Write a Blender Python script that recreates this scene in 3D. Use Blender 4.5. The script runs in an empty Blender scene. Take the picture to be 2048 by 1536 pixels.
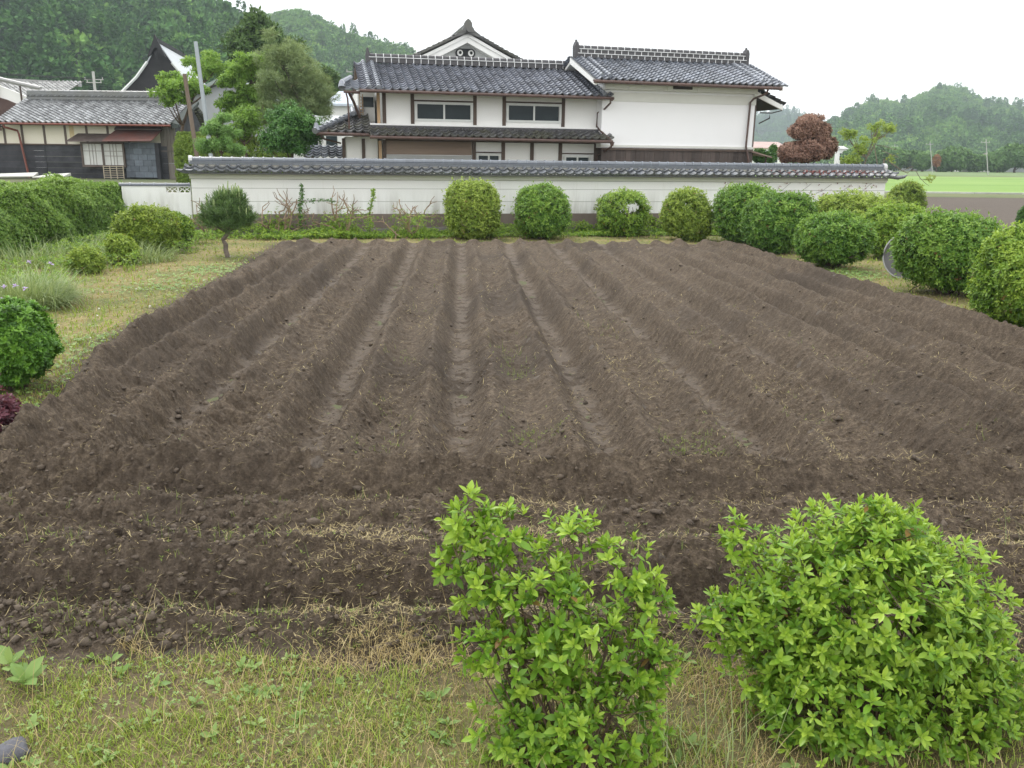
import bpy, math
import numpy as np
R=math.radians
rng=np.random.default_rng(11)
COL=bpy.context.scene.collection
# ---------------- camera model (numbers measured once, used to lay things out in metres) -------------
FPX=1700.0; PIT=R(14.92); ROLL=0.0122; EYE=2.1
def ray(x,y):
    u=(x-1024)/FPX; v=(768-y)/FPX
    a=u*math.cos(ROLL)-v*math.sin(ROLL); b=u*math.sin(ROLL)+v*math.cos(ROLL)
    return (a, b*math.sin(PIT)+math.cos(PIT), b*math.cos(PIT)-math.sin(PIT))
def G(x,y,z=0.0):
    r=ray(x,y); t=(z-EYE)/r[2]; return np.array((r[0]*t,r[1]*t,z))
def A(x,y,D):
    r=ray(x,y); t=D/r[1]; return np.array((r[0]*t,D,r[2]*t+EYE))
def mpp(D,z=1.0): return (D*math.cos(PIT)+(EYE-z)*math.sin(PIT))/FPX
class Frame:
    def __init__(s,o,deg): s.o=np.array(o,float); s.a=R(deg); s.c=math.cos(s.a); s.s=math.sin(s.a)
    def px(f,x,y,t=0.0):
        r=ray(x,y); n=(-f.s,f.c)
        k=((f.o[0]*n[0]+f.o[1]*n[1])+t)/(r[0]*n[0]+r[1]*n[1])
        X,Y,Z=r[0]*k-f.o[0],r[1]*k-f.o[1],r[2]*k+EYE-f.o[2]
        return X*f.c+Y*f.s, Z
# ---------------- object helpers -------------
def tag(o,label=None,cat=None,group=None,kind=None):
    if label: o['label']=label
    if cat: o['category']=cat
    if group: o['group']=group
    if kind: o['kind']=kind
    return o
def empty(name,loc,rz=0.0):
    o=bpy.data.objects.new(name,None); COL.objects.link(o)
    o.location=tuple(float(q) for q in loc); o.rotation_euler=(0,0,rz); o.empty_display_size=.2
    return o
def mk(name,V,F,mat,parent=None,smooth=False,attrs=None):
    V=np.asarray(V,np.float32).reshape(-1,3)
    Fs=[np.asarray(f,np.int32) for f in (F if isinstance(F,list) and not isinstance(F[0],tuple) else [F]) if len(f)]
    me=bpy.data.meshes.new(name)
    me.vertices.add(len(V)); me.vertices.foreach_set('co',V.ravel())
    nl=sum(f.size for f in Fs); npoly=sum(len(f) for f in Fs)
    me.loops.add(nl); me.polygons.add(npoly)
    me.loops.foreach_set('vertex_index',np.concatenate([f.ravel() for f in Fs]))
    tot=np.concatenate([np.full(len(f),f.shape[1],np.int32) for f in Fs])
    st=np.concatenate([[0],np.cumsum(tot)[:-1]]).astype(np.int32)
    me.polygons.foreach_set('loop_start',st)
    if smooth: me.polygons.foreach_set('use_smooth',np.ones(npoly,bool))
    else: me.polygons.foreach_set('use_smooth',np.zeros(npoly,bool))
    if attrs:
        for k,a in attrs.items():
            at=me.attributes.new(k,'FLOAT','POINT'); at.data.foreach_set('value',np.asarray(a,np.float32))
    me.update(calc_edges=True)
    if mat: me.materials.append(mat)
    o=bpy.data.objects.new(name,me); COL.objects.link(o)
    if parent is not None: o.parent=parent
    return o
def smst(a,b,x):
    t=np.clip((x-a)/(b-a),0,1); return t*t*(3-2*t)
def vnoise(x,y,seed=0):
    xi=np.floor(x).astype(np.int64); yi=np.floor(y).astype(np.int64)
    fx=x-xi; fy=y-yi; fx=fx*fx*(3-2*fx); fy=fy*fy*(3-2*fy)
    def h(a,b):
        n=(a*374761393+b*668265263+seed*1274126177)&0xffffffff
        n=((n^(n>>13))*1274126177)&0xffffffff
        n=((n^(n>>16))*2246822519)&0xffffffff
        return ((n^(n>>15))&0xffff)/65535.0
    return (h(xi,yi)*(1-fx)+h(xi+1,yi)*fx)*(1-fy)+(h(xi,yi+1)*(1-fx)+h(xi+1,yi+1)*fx)*fy
def fbm(x,y,sc,o=3,seed=0):
    r=0;a=1;t=0
    for i in range(o):
        r=r+a*vnoise(x/sc+i*17.3,y/sc-i*9.1,seed+i); t+=a; a*=.5; sc=sc*.5
    return r/t*2-1
def worley(x,y,cell,seed,keep=.7,flat=.75):
    """rounded lumps: height field of domes scattered one per cell"""
    u=x/cell; v=y/cell; xi=np.floor(u).astype(np.int64); yi=np.floor(v).astype(np.int64); best=np.zeros_like(u)
    def h(a,b,s):
        n=(a*374761393+b*668265263+(seed+s)*1274126177)&0xffffffff
        n=((n^(n>>13))*1274126177)&0xffffffff
        n=((n^(n>>16))*2246822519)&0xffffffff
        return ((n^(n>>15))&0xffff)/65535.0
    for i in (-1,0,1):
        for j in (-1,0,1):
            a=xi+i; b=yi+j; cx=a+h(a,b,1); cy=b+h(a,b,2); r=.35+.5*h(a,b,3)**1.5
            r=np.where(h(a,b,4)<keep,r,0); sx=.7+.6*h(a,b,5)
            d2=((u-cx)*sx)**2+((v-cy)/sx)**2
            best=np.maximum(best,np.sqrt(np.maximum(0,r*r-d2))*flat)
    return best*cell
class MB:
    def __init__(s): s.v=[]; s.f3=[]; s.f4=[]; s.n=0; s.t=[]
    def add(s,V,F4=(),F3=(),tint=.5):
        V=np.asarray(V,float).reshape(-1,3); s.v.append(V)
        if len(F4): s.f4.append(np.asarray(F4,int)+s.n)
        if len(F3): s.f3.append(np.asarray(F3,int)+s.n)
        s.n+=len(V); s.t.append(np.full(len(V),float(tint)) if np.isscalar(tint) else np.asarray(tint,float)); return s
    def box(s,x0,x1,y0,y1,z0,z1,tint=.5):
        V=[(x,y,z) for x in (x0,x1) for y in (y0,y1) for z in (z0,z1)]
        return s.add(V,[(0,1,3,2),(4,6,7,5),(0,4,5,1),(2,3,7,6),(0,2,6,4),(1,5,7,3)],tint=tint)
    def hexa(s,V,tint=.5):   # 8 verts ordered like box
        return s.add(V,[(0,1,3,2),(4,6,7,5),(0,4,5,1),(2,3,7,6),(0,2,6,4),(1,5,7,3)],tint=tint)
    def tube(s,P,r,n=6,cap=True,tint=.5):
        P=np.asarray(P,float); m=len(P); r=np.full(m,r) if np.isscalar(r) else np.asarray(r,float)
        T=np.gradient(P,axis=0); T/=np.linalg.norm(T,axis=1,keepdims=True)+1e-9
        up=np.array((0,0,1.)) if abs(T[:,2]).mean()<.8 else np.array((1.,0.1,0))
        X=np.cross(T,up); X/=np.linalg.norm(X,axis=1,keepdims=True)+1e-9; Y=np.cross(X,T)
        a=np.arange(n)*2*math.pi/n
        V=P[:,None]+r[:,None,None]*(np.cos(a)[None,:,None]*X[:,None]+np.sin(a)[None,:,None]*Y[:,None])
        F=[(i*n+j,i*n+(j+1)%n,(i+1)*n+(j+1)%n,(i+1)*n+j) for i in range(m-1) for j in range(n)]
        V=V.reshape(-1,3); F3=[]
        if cap:
            V=np.vstack([V,P[0],P[-1]]); k=m*n
            F3=[(k,(j+1)%n,j) for j in range(n)]+[(k+1,(m-1)*n+j,(m-1)*n+(j+1)%n) for j in range(n)]
        return s.add(V,F,F3,tint)
    def prism(s,poly,y0,y1,tint=.5):   # outline in (x,z), extruded along y
        n=len(poly); V=[(p[0],y0,p[1]) for p in poly]+[(p[0],y1,p[1]) for p in poly]
        c=np.mean(poly,axis=0); V+=[(c[0],y0,c[1]),(c[0],y1,c[1])]
        F=[(i,(i+1)%n,n+(i+1)%n,n+i) for i in range(n)]
        F3=[(2*n,(i+1)%n,i) for i in range(n)]+[(2*n+1,n+i,n+(i+1)%n) for i in range(n)]
        return s.add(V,F,F3,tint)
    def build(s,name,mat,parent=None,smooth=False):
        V=np.vstack(s.v); F=[]
        if s.f4: F.append(np.vstack(s.f4))
        if s.f3: F.append(np.vstack(s.f3))
        return mk(name,V,F,mat,parent,smooth,{'tint':np.concatenate(s.t)})
# ---------------- materials -------------
MATS={}
def newmat(name):
    m=bpy.data.materials.new(name); m.use_nodes=True; nt=m.node_tree; nt.nodes.clear()
    out=nt.nodes.new('ShaderNodeOutputMaterial'); return m,nt,out
def ramp(nt,fac,stops):
    r=nt.nodes.new('ShaderNodeValToRGB'); e=r.color_ramp.elements
    while len(e)<len(stops): e.new(.5)
    for i,(p,c) in enumerate(stops): e[i].position=p; e[i].color=(*c,1)
    nt.links.new(fac,r.inputs[0]); return r.outputs[0]
def noise(nt,scale,det=4,rough=.55,vec=None,out=0):
    n=nt.nodes.new('ShaderNodeTexNoise'); n.inputs['Scale'].default_value=scale; n.inputs['Detail'].default_value=det; n.inputs['Roughness'].default_value=rough
    if vec is not None: nt.links.new(vec,n.inputs['Vector'])
    return n.outputs[out]
def coord(nt,scale=None):
    c=nt.nodes.new('ShaderNodeTexCoord').outputs['Object']
    if scale:
        m=nt.nodes.new('ShaderNodeMapping'); m.inputs['Scale'].default_value=scale; nt.links.new(c,m.inputs[0]); c=m.outputs[0]
    return c
def mixc(nt,fac,a,b,mode='MIX'):
    m=nt.nodes.new('ShaderNodeMix'); m.data_type='RGBA'; m.blend_type=mode
    for k,v in ((0,fac),(6,a),(7,b)):
        if hasattr(v,'links'): nt.links.new(v,m.inputs[k])
        elif k==0: m.inputs[0].default_value=v
        else: m.inputs[k].default_value=(*v,1)
    return m.outputs[2]
def attr(nt,name):
    a=nt.nodes.new('ShaderNodeAttribute'); a.attribute_name=name; return a.outputs['Fac']
def mth(nt,op,a,b=0.5,clamp=False):
    m=nt.nodes.new('ShaderNodeMath'); m.operation=op; m.use_clamp=clamp
    for i,v in enumerate((a,b)):
        if hasattr(v,'links'): nt.links.new(v,m.inputs[i])
        else: m.inputs[i].default_value=v
    return m.outputs[0]
def bump(nt,h,strength=.3,dist=.02):
    b=nt.nodes.new('ShaderNodeBump'); b.inputs['Strength'].default_value=strength; b.inputs['Distance'].default_value=dist
    nt.links.new(h,b.inputs['Height']); return b.outputs[0]
def princ(nt,out,col,rough=.6,nrm=None,spec=.4,metal=0):
    p=nt.nodes.new('ShaderNodeBsdfPrincipled')
    if hasattr(col,'links'): nt.links.new(col,p.inputs['Base Color'])
    else: p.inputs['Base Color'].default_value=(*col,1)
    if hasattr(rough,'links'): nt.links.new(rough,p.inputs['Roughness'])
    else: p.inputs['Roughness'].default_value=rough
    p.inputs['Specular IOR Level'].default_value=spec; p.inputs['Metallic'].default_value=metal
    if nrm is not None: nt.links.new(nrm,p.inputs['Normal'])
    nt.links.new(p.outputs[0],out.inputs[0]); return p
def m_plain(name,c1=None,c2=None,scale=3,rough=.6,b=.15,stretch=None,spec=.4,metal=0,det=5):
    if name in MATS: return MATS[name]
    m,nt,out=newmat(name); v=coord(nt,stretch); n=noise(nt,scale,det,.6,v)
    col=ramp(nt,n,[(.3,c1),(.7,c2 or tuple(k*.75 for k in c1))])
    t=attr(nt,'tint'); k=mth(nt,'ADD',mth(nt,'MULTIPLY',t,.5),.75)
    col=mixc(nt,1.0,col,col,'MIX')
    cc=nt.nodes.new('ShaderNodeVectorMath'); cc.operation='SCALE'; nt.links.new(col,cc.inputs[0]); nt.links.new(k,cc.inputs['Scale'])
    princ(nt,out,cc.outputs[0],rough,bump(nt,noise(nt,scale*9,3,.6,v),b,.01),spec,metal)
    MATS[name]=m; return m
def m_leaf(name,dark=None,mid=None,light=None,trans=.3,rough=.45,old=None):
    if name in MATS: return MATS[name]
    m,nt,out=newmat(name); t=attr(nt,'tint')
    st=[(0,dark),(.5,mid),(1,light)]
    if old: st=[(0,old),(.06,dark),(.5,mid),(1,light)]
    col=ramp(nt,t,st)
    n=noise(nt,2.5,2,.5,coord(nt)); col=mixc(nt,mth(nt,'MULTIPLY',n,.35),col,tuple(k*.6 for k in mid))
    p=nt.nodes.new('ShaderNodeBsdfPrincipled'); nt.links.new(col,p.inputs['Base Color']); p.inputs['Roughness'].default_value=rough
    p.inputs['Specular IOR Level'].default_value=.35
    tr=nt.nodes.new('ShaderNodeBsdfTranslucent')
    tc=mixc(nt,.5,col,(light[0]*1.1,light[1]*1.1,light[2]*.6)); nt.links.new(tc,tr.inputs[0])
    mx=nt.nodes.new('ShaderNodeMixShader'); mx.inputs[0].default_value=trans
    nt.links.new(p.outputs[0],mx.inputs[1]); nt.links.new(tr.outputs[0],mx.inputs[2]); nt.links.new(mx.outputs[0],out.inputs[0])
    MATS[name]=m; return m
# ---------------- vegetation -------------
def unit(v): return v/(np.linalg.norm(v,axis=-1,keepdims=True)+1e-9)
def leafmesh(P,Dr,Sd,L,W,bend=.15,fine=False,fold=.25):
    """leaves: base P, direction Dr, side Sd, length L, width W (arrays n)."""
    n=len(P); Nn=unit(np.cross(Sd,Dr)); L=L[:,None]; W=W[:,None]
    if not fine:
        V=np.stack([P, P+Dr*L*.5+Sd*W*.5+Nn*W*fold*.5, P+Dr*L*.5, P+Dr*L*.5-Sd*W*.5+Nn*W*fold*.5, P+Dr*L-Nn*L*bend],1)
        o=np.arange(n)[:,None]*5
        F=np.concatenate([o+np.array([[0,1,4,2]]),o+np.array([[0,2,4,3]])],0)
        return V.reshape(-1,3),[F],5
    z=lambda k: -Nn*L*bend*k*k
    V=np.stack([P,
      P+Dr*L*.3+Sd*W*.42+Nn*W*fold*.42+z(.3), P+Dr*L*.3+z(.3), P+Dr*L*.3-Sd*W*.42+Nn*W*fold*.42+z(.3),
      P+Dr*L*.62+Sd*W*.47+Nn*W*fold*.45+z(.62), P+Dr*L*.62+z(.62), P+Dr*L*.62-Sd*W*.47+Nn*W*fold*.45+z(.62),
      P+Dr*L*.86+Sd*W*.22+Nn*W*fold*.2+z(.86), P+Dr*L*.86+z(.86), P+Dr*L*.86-Sd*W*.22+Nn*W*fold*.2+z(.86),
      P+Dr*L+z(1)],1)
    o=np.arange(n)[:,None]*11
    Q=np.concatenate([o+np.array([q]) for q in ([1,4,5,2],[2,5,6,3],[4,7,8,5],[5,8,9,6])],0)
    T=np.concatenate([o+np.array([q]) for q in ([0,1,2],[0,2,3],[7,10,8],[8,10,9])],0)
    return V.reshape(-1,3),[Q,T],11
def rosettes(P,N,k,L,W,spread=(35,85),shoot=0.0,var=.3,tint=None,fine=False,bend=.15,fold=.25,tipbright=.25,rg=rng):
    n=len(P); N=unit(N); a=np.tile(np.array([[.31,.72,.61]]),(n,1)); X=unit(np.cross(N,a)); Y=np.cross(N,X)
    j=np.arange(k); ph=rg.random((n,1))*6.28+j[None]*2.4+rg.normal(0,.25,(n,k))
    fr=(j[None]+rg.random((n,k))*.8)/k
    ang=np.radians(spread[1]+(spread[0]-spread[1])*fr+rg.normal(0,9,(n,k)))
    rad=np.cos(ph)[...,None]*X[:,None]+np.sin(ph)[...,None]*Y[:,None]
    D=N[:,None]*np.cos(ang)[...,None]+rad*np.sin(ang)[...,None]
    S=np.cross(D,N[:,None]+1e-3); S=unit(S)
    Pp=P[:,None]+N[:,None]*(fr*shoot)[...,None]
    LL=(L*(1-.35*fr)*(1+rg.normal(0,var*.5,(n,k)))).clip(L*.3); WW=LL*(W/L)
    t=(tint if tint is not None else rg.random(n)*.6+.2)[:,None]+fr*tipbright+rg.normal(0,.08,(n,k))
    V,F,m=leafmesh(Pp.reshape(-1,3),D.reshape(-1,3),S.reshape(-1,3),LL.ravel(),WW.ravel(),bend,fine,fold)
    return V,F,np.repeat(np.clip(t.ravel(),0,1),m)
def lump(d,ph,amp):   # smooth radius noise on unit directions
    r=np.zeros(len(d))
    for i in range(5):
        q=ph[i]; r+=np.sin(d@q[:3]*(2.2+i*1.3)+q[3]*6)/(1+i*.35)
    return 1+amp*r/2.2
def shellpts(lobes,n,thick=.25,amp=.1,zmin=0.03,rg=rng,power=1.6):
    lobes=np.asarray(lobes,float); w=(lobes[:,3]*lobes[:,4]+lobes[:,3]*lobes[:,5]+lobes[:,4]*lobes[:,5]); w/=w.sum()
    P=[];N=[];Q=[]; got=0
    ph=rg.normal(0,1,(5,4))
    while got<n:
        m=int(n*1.6)+50; k=rg.choice(len(lobes),m,p=w); d=unit(rg.normal(0,1,(m,3)))
        q=rg.random(m)**power; rr=lump(d,ph,amp)*(1-thick*q)
        c=lobes[k,:3]; s=lobes[k,3:6]; p=c+d*s*rr[:,None]
        ok=p[:,2]>zmin
        for i,l in enumerate(lobes):
            e=(((p-l[:3])/l[3:6])**2).sum(1); ok&=~((e<(1-thick)**2*.9)&(k!=i))
        p=p[ok]; P.append(p); N.append(unit(d[ok]/s[ok])); Q.append(q[ok]); got+=len(p)
    P=np.vstack(P)[:n]; N=np.vstack(N)[:n]; Q=np.concatenate(Q)[:n]
    return P,N,Q
def merge(parts):
    V=[];F={};T=[];n=0
    for v,f,t in parts:
        V.append(v); T.append(t)
        for q in f: F.setdefault(q.shape[1],[]).append(q+n)
        n+=len(v)
    return np.vstack(V),[np.vstack(x) for x in F.values()],np.concatenate(T)
def blades(P,H,W,lean,az,seg=3,curl=1.0,tint=None,rg=rng):
    n=len(P); dx=np.cos(az);dy=np.sin(az); sx=-dy; sy=dx
    rows=[]; 
    ang0=lean*.3
    x=np.zeros(n); z=np.zeros(n); pos=[(x.copy(),z.copy())]
    for i in range(seg):
        a=ang0+lean*curl*(i+.5)/seg; x=x+np.sin(a)*H/seg; z=z+np.cos(a)*H/seg; pos.append((x.copy(),z.copy()))
    V=[]
    for i,(x,z) in enumerate(pos):
        w=W*.5*(1-(i/seg)**1.6)
        c=np.stack([P[:,0]+dx*x,P[:,1]+dy*x,P[:,2]+z],1)
        if i<seg:
            s=np.stack([sx*w,sy*w,0*w],1); V+= [c-s,c+s]
        else: V.append(c)
    m=2*seg+1; V=np.stack(V,1).reshape(-1,3); o=np.arange(n)[:,None]*m
    Q=np.concatenate([o+np.array([[2*i,2*i+1,2*i+3,2*i+2]]) for i in range(seg-1)],0) if seg>1 else np.zeros((0,4),int)
    T=o+np.array([[2*seg-2,2*seg-1,2*seg]])
    t=np.repeat(tint if tint is not None else rg.random(n),m)
    return V,[Q,T],t
def crooked(mb,p,d,L,r,depth,rg,spread=.6,kink=.25,up=.15,ends=None,nseg=4,n=5,shrink=.68):
    pts=[np.array(p,float)]; d=unit(np.array(d,float))
    for i in range(nseg):
        d=unit(d+rg.normal(0,kink,3)+np.array((0,0,up))); pts.append(pts[-1]+d*L/nseg)
    rr=np.linspace(r,r*.6,nseg+1); mb.tube(pts,rr,n)
    if depth<=0:
        if ends is not None: ends.append((pts[-1],d))
        return
    for c in range(rg.integers(2,4)):
        k=rg.integers(nseg-2,nseg+1) if c else nseg
        crooked(mb,pts[k],d+rg.normal(0,spread,3),L*shrink*rg.uniform(.8,1.2),r*.6,depth-1,rg,spread,kink,up,ends,nseg,n,shrink)
# ================= GROUND =================
CU,SU=math.cos(R(3.5)),math.sin(R(3.5))
def uw(x,y): return x*CU+y*SU, -x*SU+y*CU
EDGEL=[(2.0,-9),(4.3,-5.0),(5.1,-3.9),(5.7,-3.45),(6.4,-3.38),(7.3,-3.6),(8.6,-3.95),(11,-4.1),(14,-4.15),(21,-4.42),(30,-4.5)]
def fieldmask(x,y):
    u,w=uw(x,y)
    wob=.10*fbm(x,y,.9,3,5)
    eL=np.interp(y,[p[0] for p in EDGEL],[p[1] for p in EDGEL])
    yfar=21.0+.062*(x+5.7)*1.0+.15*fbm(x,y*0+3,1.5,2,9)
    ynear=3.24+.10*fbm(x,y*0,.6,3,77)+.03*np.sin(x*2)
    d=np.minimum.reduce([u-eL+wob, 6.95-u+wob, yfar-y, (y-ynear+wob*.5)])
    return d   # signed distance, >0 inside
def bedprofile(u,w):
    k=np.floor(u/1.15); uu=u+.035*fbm(w*1.0,k*7.3,1.2,3,3)*1.2
    k=np.floor(uu/1.15); p=(uu/1.15-k)*1.15
    kk=k.astype(int)
    h1=.14+.07*(((kk*37)%11)/10.-.5)+.055*fbm(w,k*3.1,.9,3,21)
    h2=.14+.07*(((kk*53+4)%11)/10.-.5)+.055*fbm(w,k*5.7,.9,3,22)
    mid=-.035+.05*fbm(w,k,.8,3,23)
    d=np.minimum(p,1.15-p)
    sl=.05*fbm(w,k*2.2,.5,2,24); c1=np.exp(-np.abs((p-.30+sl)/.12)**1.6); c2=np.exp(-np.abs((p-.85+sl)/.12)**1.6)
    base=-.13+ (mid+.13)*smst(.06,.26,d)
    far=1-.55*smst(17.5,20.8,w+.3*fbm(u,w,.6,2,25)); return (base+(h1-mid)*c1+(h2-mid)*c2)*far+.03*(1-far), d
CY=[2.0,3.12,3.24,3.46,3.56,3.70,3.85,3.96,4.08,4.3,4.5,4.68,4.80,4.94,5.13,5.27,5.38,5.60]
CZ=[.0,.0,-.03,.10,.06,-.13,-.09,.06,.15,.07,.03,.12,.09,-.15,.07,.22,.15,.0]
def crossprofile(x,y):
    yy=y+.05*fbm(x,y*.3,.9,3,31)-.02*x*.3
    return np.interp(yy,CY,CZ)
def clods(x,y,a=1.0):
    n1=1-np.abs(fbm(x,y,.13,2,41)); n2=1-np.abs(fbm(x,y,.055,2,43)); n3=fbm(x,y,.024,2,45)
    wx=x+.012*fbm(x,y,.03,2,42); wy=y+.012*fbm(y,x,.03,2,44)
    lump_=.55*worley(wx,wy,.12,5,.4)+.65*worley(wx,wy,.055,6,.65)*smst(20,11,y)+.65*worley(wx,wy,.026,7,.8)*smst(9,5.5,y)
    return a*(.012*n1+.010*n2+.008*n3+.03*fbm(x,y,.35,3,47)+lump_-.03)
def height(x,y):
    x=np.asarray(x,float); y=np.asarray(y,float)
    u,w=uw(x,y); b,d=bedprofile(u,w); c=crossprofile(x,y)
    t=smst(5.27,5.66,y+.05*fbm(x,y*.3,.9,3,31)-.006*x)
    z=c*(1-t)+b*t
    rough=.75+.55*fbm(x,y,1.3,2,51)+.5*smst(-.9,-2.2,u)+.35*(1-t)
    rough=rough*(1-.35*t*(1-smst(.05,.18,d)))
    z=z+clods(x,y)*np.clip(rough,.25,1.7)
    m=fieldmask(x,y); e=smst(-.02,.22,m)
    bank=.10*np.exp(-((m-.28)/.16)**2)*smst(4.2,5.8,y)
    lawn=.025*fbm(x,y,.7,3,61)+.012*fbm(x,y,.12,2,63)
    return (z+bank)*e+lawn*(1-e)*1.0, d, t, m
def HZ(x,y): return height(x,y)[0]
def build_ground():
    ys=[2.05]
    while ys[-1]<24.6: ys.append(ys[-1]+max(.0042,ys[-1]**2/3500))
    ys=np.concatenate([np.linspace(-3,1.95,50),ys]); k=np.geomspace(.06,1,46)
    xs=np.concatenate([-.74-k[::-1],np.linspace(-.74,.74,1010),.74+k])
    Y,X=np.meshgrid(ys,xs,indexing='ij'); ex=np.maximum(np.abs(X)-.74,0); X=np.sign(X)*(np.minimum(np.abs(X),.74)*(np.maximum(Y,1.2)+.35)+ex*11)
    z,d,t,m=height(X,Y)
    V=np.stack([X,Y,z],-1).reshape(-1,3); nr,nc=X.shape
    idx=np.arange(nr*nc).reshape(nr,nc)
    Q=np.stack([idx[:-1,:-1],idx[:-1,1:],idx[1:,1:],idx[1:,:-1]],-1).reshape(-1,4)
    mc=(m[:-1,:-1]>0).ravel()
    u,w=uw(X,Y)
    furrow=(t*(1-smst(.03,.16,d))).ravel()
    damp=smst(-.1,.6,fbm(X,Y,1.7,3,71)).ravel()
    def sub(faces,name,mat,at):
        ids=np.unique(faces); mp=np.zeros(nr*nc,np.int64); mp[ids]=np.arange(len(ids))
        return mk(name,V[ids],mp[faces],mat,None,True,{k:v[ids] for k,v in at.items()})
    o=sub(Q[mc],'ploughed_field',m_soil(),{'furrow':furrow,'damp':damp,'u':u.ravel()})
    tag(o,kind='structure')
    o=sub(Q[~mc],'lawn',m_lawn(),{'edge':np.clip(-m.ravel(),0,2),'bare':(smst(4.6,3.4,Y)*(.55+.45*fbm(X,Y,.5,3,81))).ravel()})
    tag(o,kind='structure')
def m_soil():
    m,nt,out=newmat('soil'); c=coord(nt)
    n1=noise(nt,1.1,5,.6,c); n2=mth(nt,'ADD',mth(nt,'MULTIPLY',noise(nt,13,5,.7,c),.5),mth(nt,'MULTIPLY',noise(nt,46,4,.75,c),.5)); n3=noise(nt,90,4,.7,c)
    col=ramp(nt,n1,[(.3,(.090,.067,.046)),(.5,(.115,.086,.060)),(.72,(.145,.109,.076))])
    col2=ramp(nt,n2,[(.38,(.038,.029,.022)),(.5,(.100,.077,.056)),(.63,(.215,.168,.12))])
    col=mixc(nt,.68,col,col2)
    sp=mth(nt,'GREATER_THAN',n3,.70); col=mixc(nt,mth(nt,'MULTIPLY',sp,.45),col,(.24,.19,.12))
    dn=mth(nt,'MULTIPLY',attr(nt,'damp'),.5); col=mixc(nt,dn,col,(.050,.039,.031))
    # dried silt plates along the furrow bottoms
    pat=mth(nt,'MULTIPLY',mth(nt,'GREATER_THAN',noise(nt,5,5,.65,c),.49),attr(nt,'furrow'))
    col=mixc(nt,mth(nt,'MULTIPLY',pat,.5),col,(.20,.168,.14))
    # clay streaks
    v=nt.nodes.new('ShaderNodeTexVoronoi'); v.inputs['Scale'].default_value=2.3; nt.links.new(c,v.inputs[0])
    cl=mth(nt,'MULTIPLY',mth(nt,'LESS_THAN',v.outputs['Distance'],.10),mth(nt,'GREATER_THAN',noise(nt,9,3,.6,c),.5))
    col=mixc(nt,mth(nt,'MULTIPLY',cl,.5),col,(.17,.15,.135))
    h=mth(nt,'ADD',mth(nt,'MULTIPLY',n2,1.0),mth(nt,'MULTIPLY',noise(nt,55,6,.7,c),.6))
    princ(nt,out,col,.85,bump(nt,h,1.0,.035),.2); return m
def m_lawn():
    m,nt,out=newmat('lawn'); c=coord(nt)
    n1=noise(nt,.8,5,.6,c); n2=noise(nt,14,5,.7,c)
    col=ramp(nt,n1,[(.32,(.09,.14,.035)),(.45,(.17,.19,.05)),(.60,(.32,.26,.11)),(.72,(.13,.18,.045))])
    col2=ramp(nt,n2,[(.32,(.05,.04,.03)),(.5,(.15,.125,.065)),(.7,(.36,.29,.16))])
    col=mixc(nt,.5,col,col2)
    e=nt.nodes.new('ShaderNodeMapRange'); e.inputs['From Min'].default_value=.0; e.inputs['From Max'].default_value=.35; e.clamp=True
    nt.links.new(mth(nt,'ADD',attr(nt,'edge'),mth(nt,'MULTIPLY',mth(nt,'SUBTRACT',n2,.5),.7)),e.inputs[0])
    col=mixc(nt,mth(nt,'SUBTRACT',1.0,e.outputs[0]),col,(.075,.058,.045))
    col=mixc(nt,attr(nt,'bare'),col,(.095,.072,.048))
    princ(nt,out,col,.9,bump(nt,n2,.8,.03),.2); return m
def farz(x,y):
    x=np.asarray(x,float); y=np.asarray(y,float)
    return .9*smst(22,40,y)*smst(3,-12,x-(-2))+.6*smst(60,140,y)*smst(10,-40,x)
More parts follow.
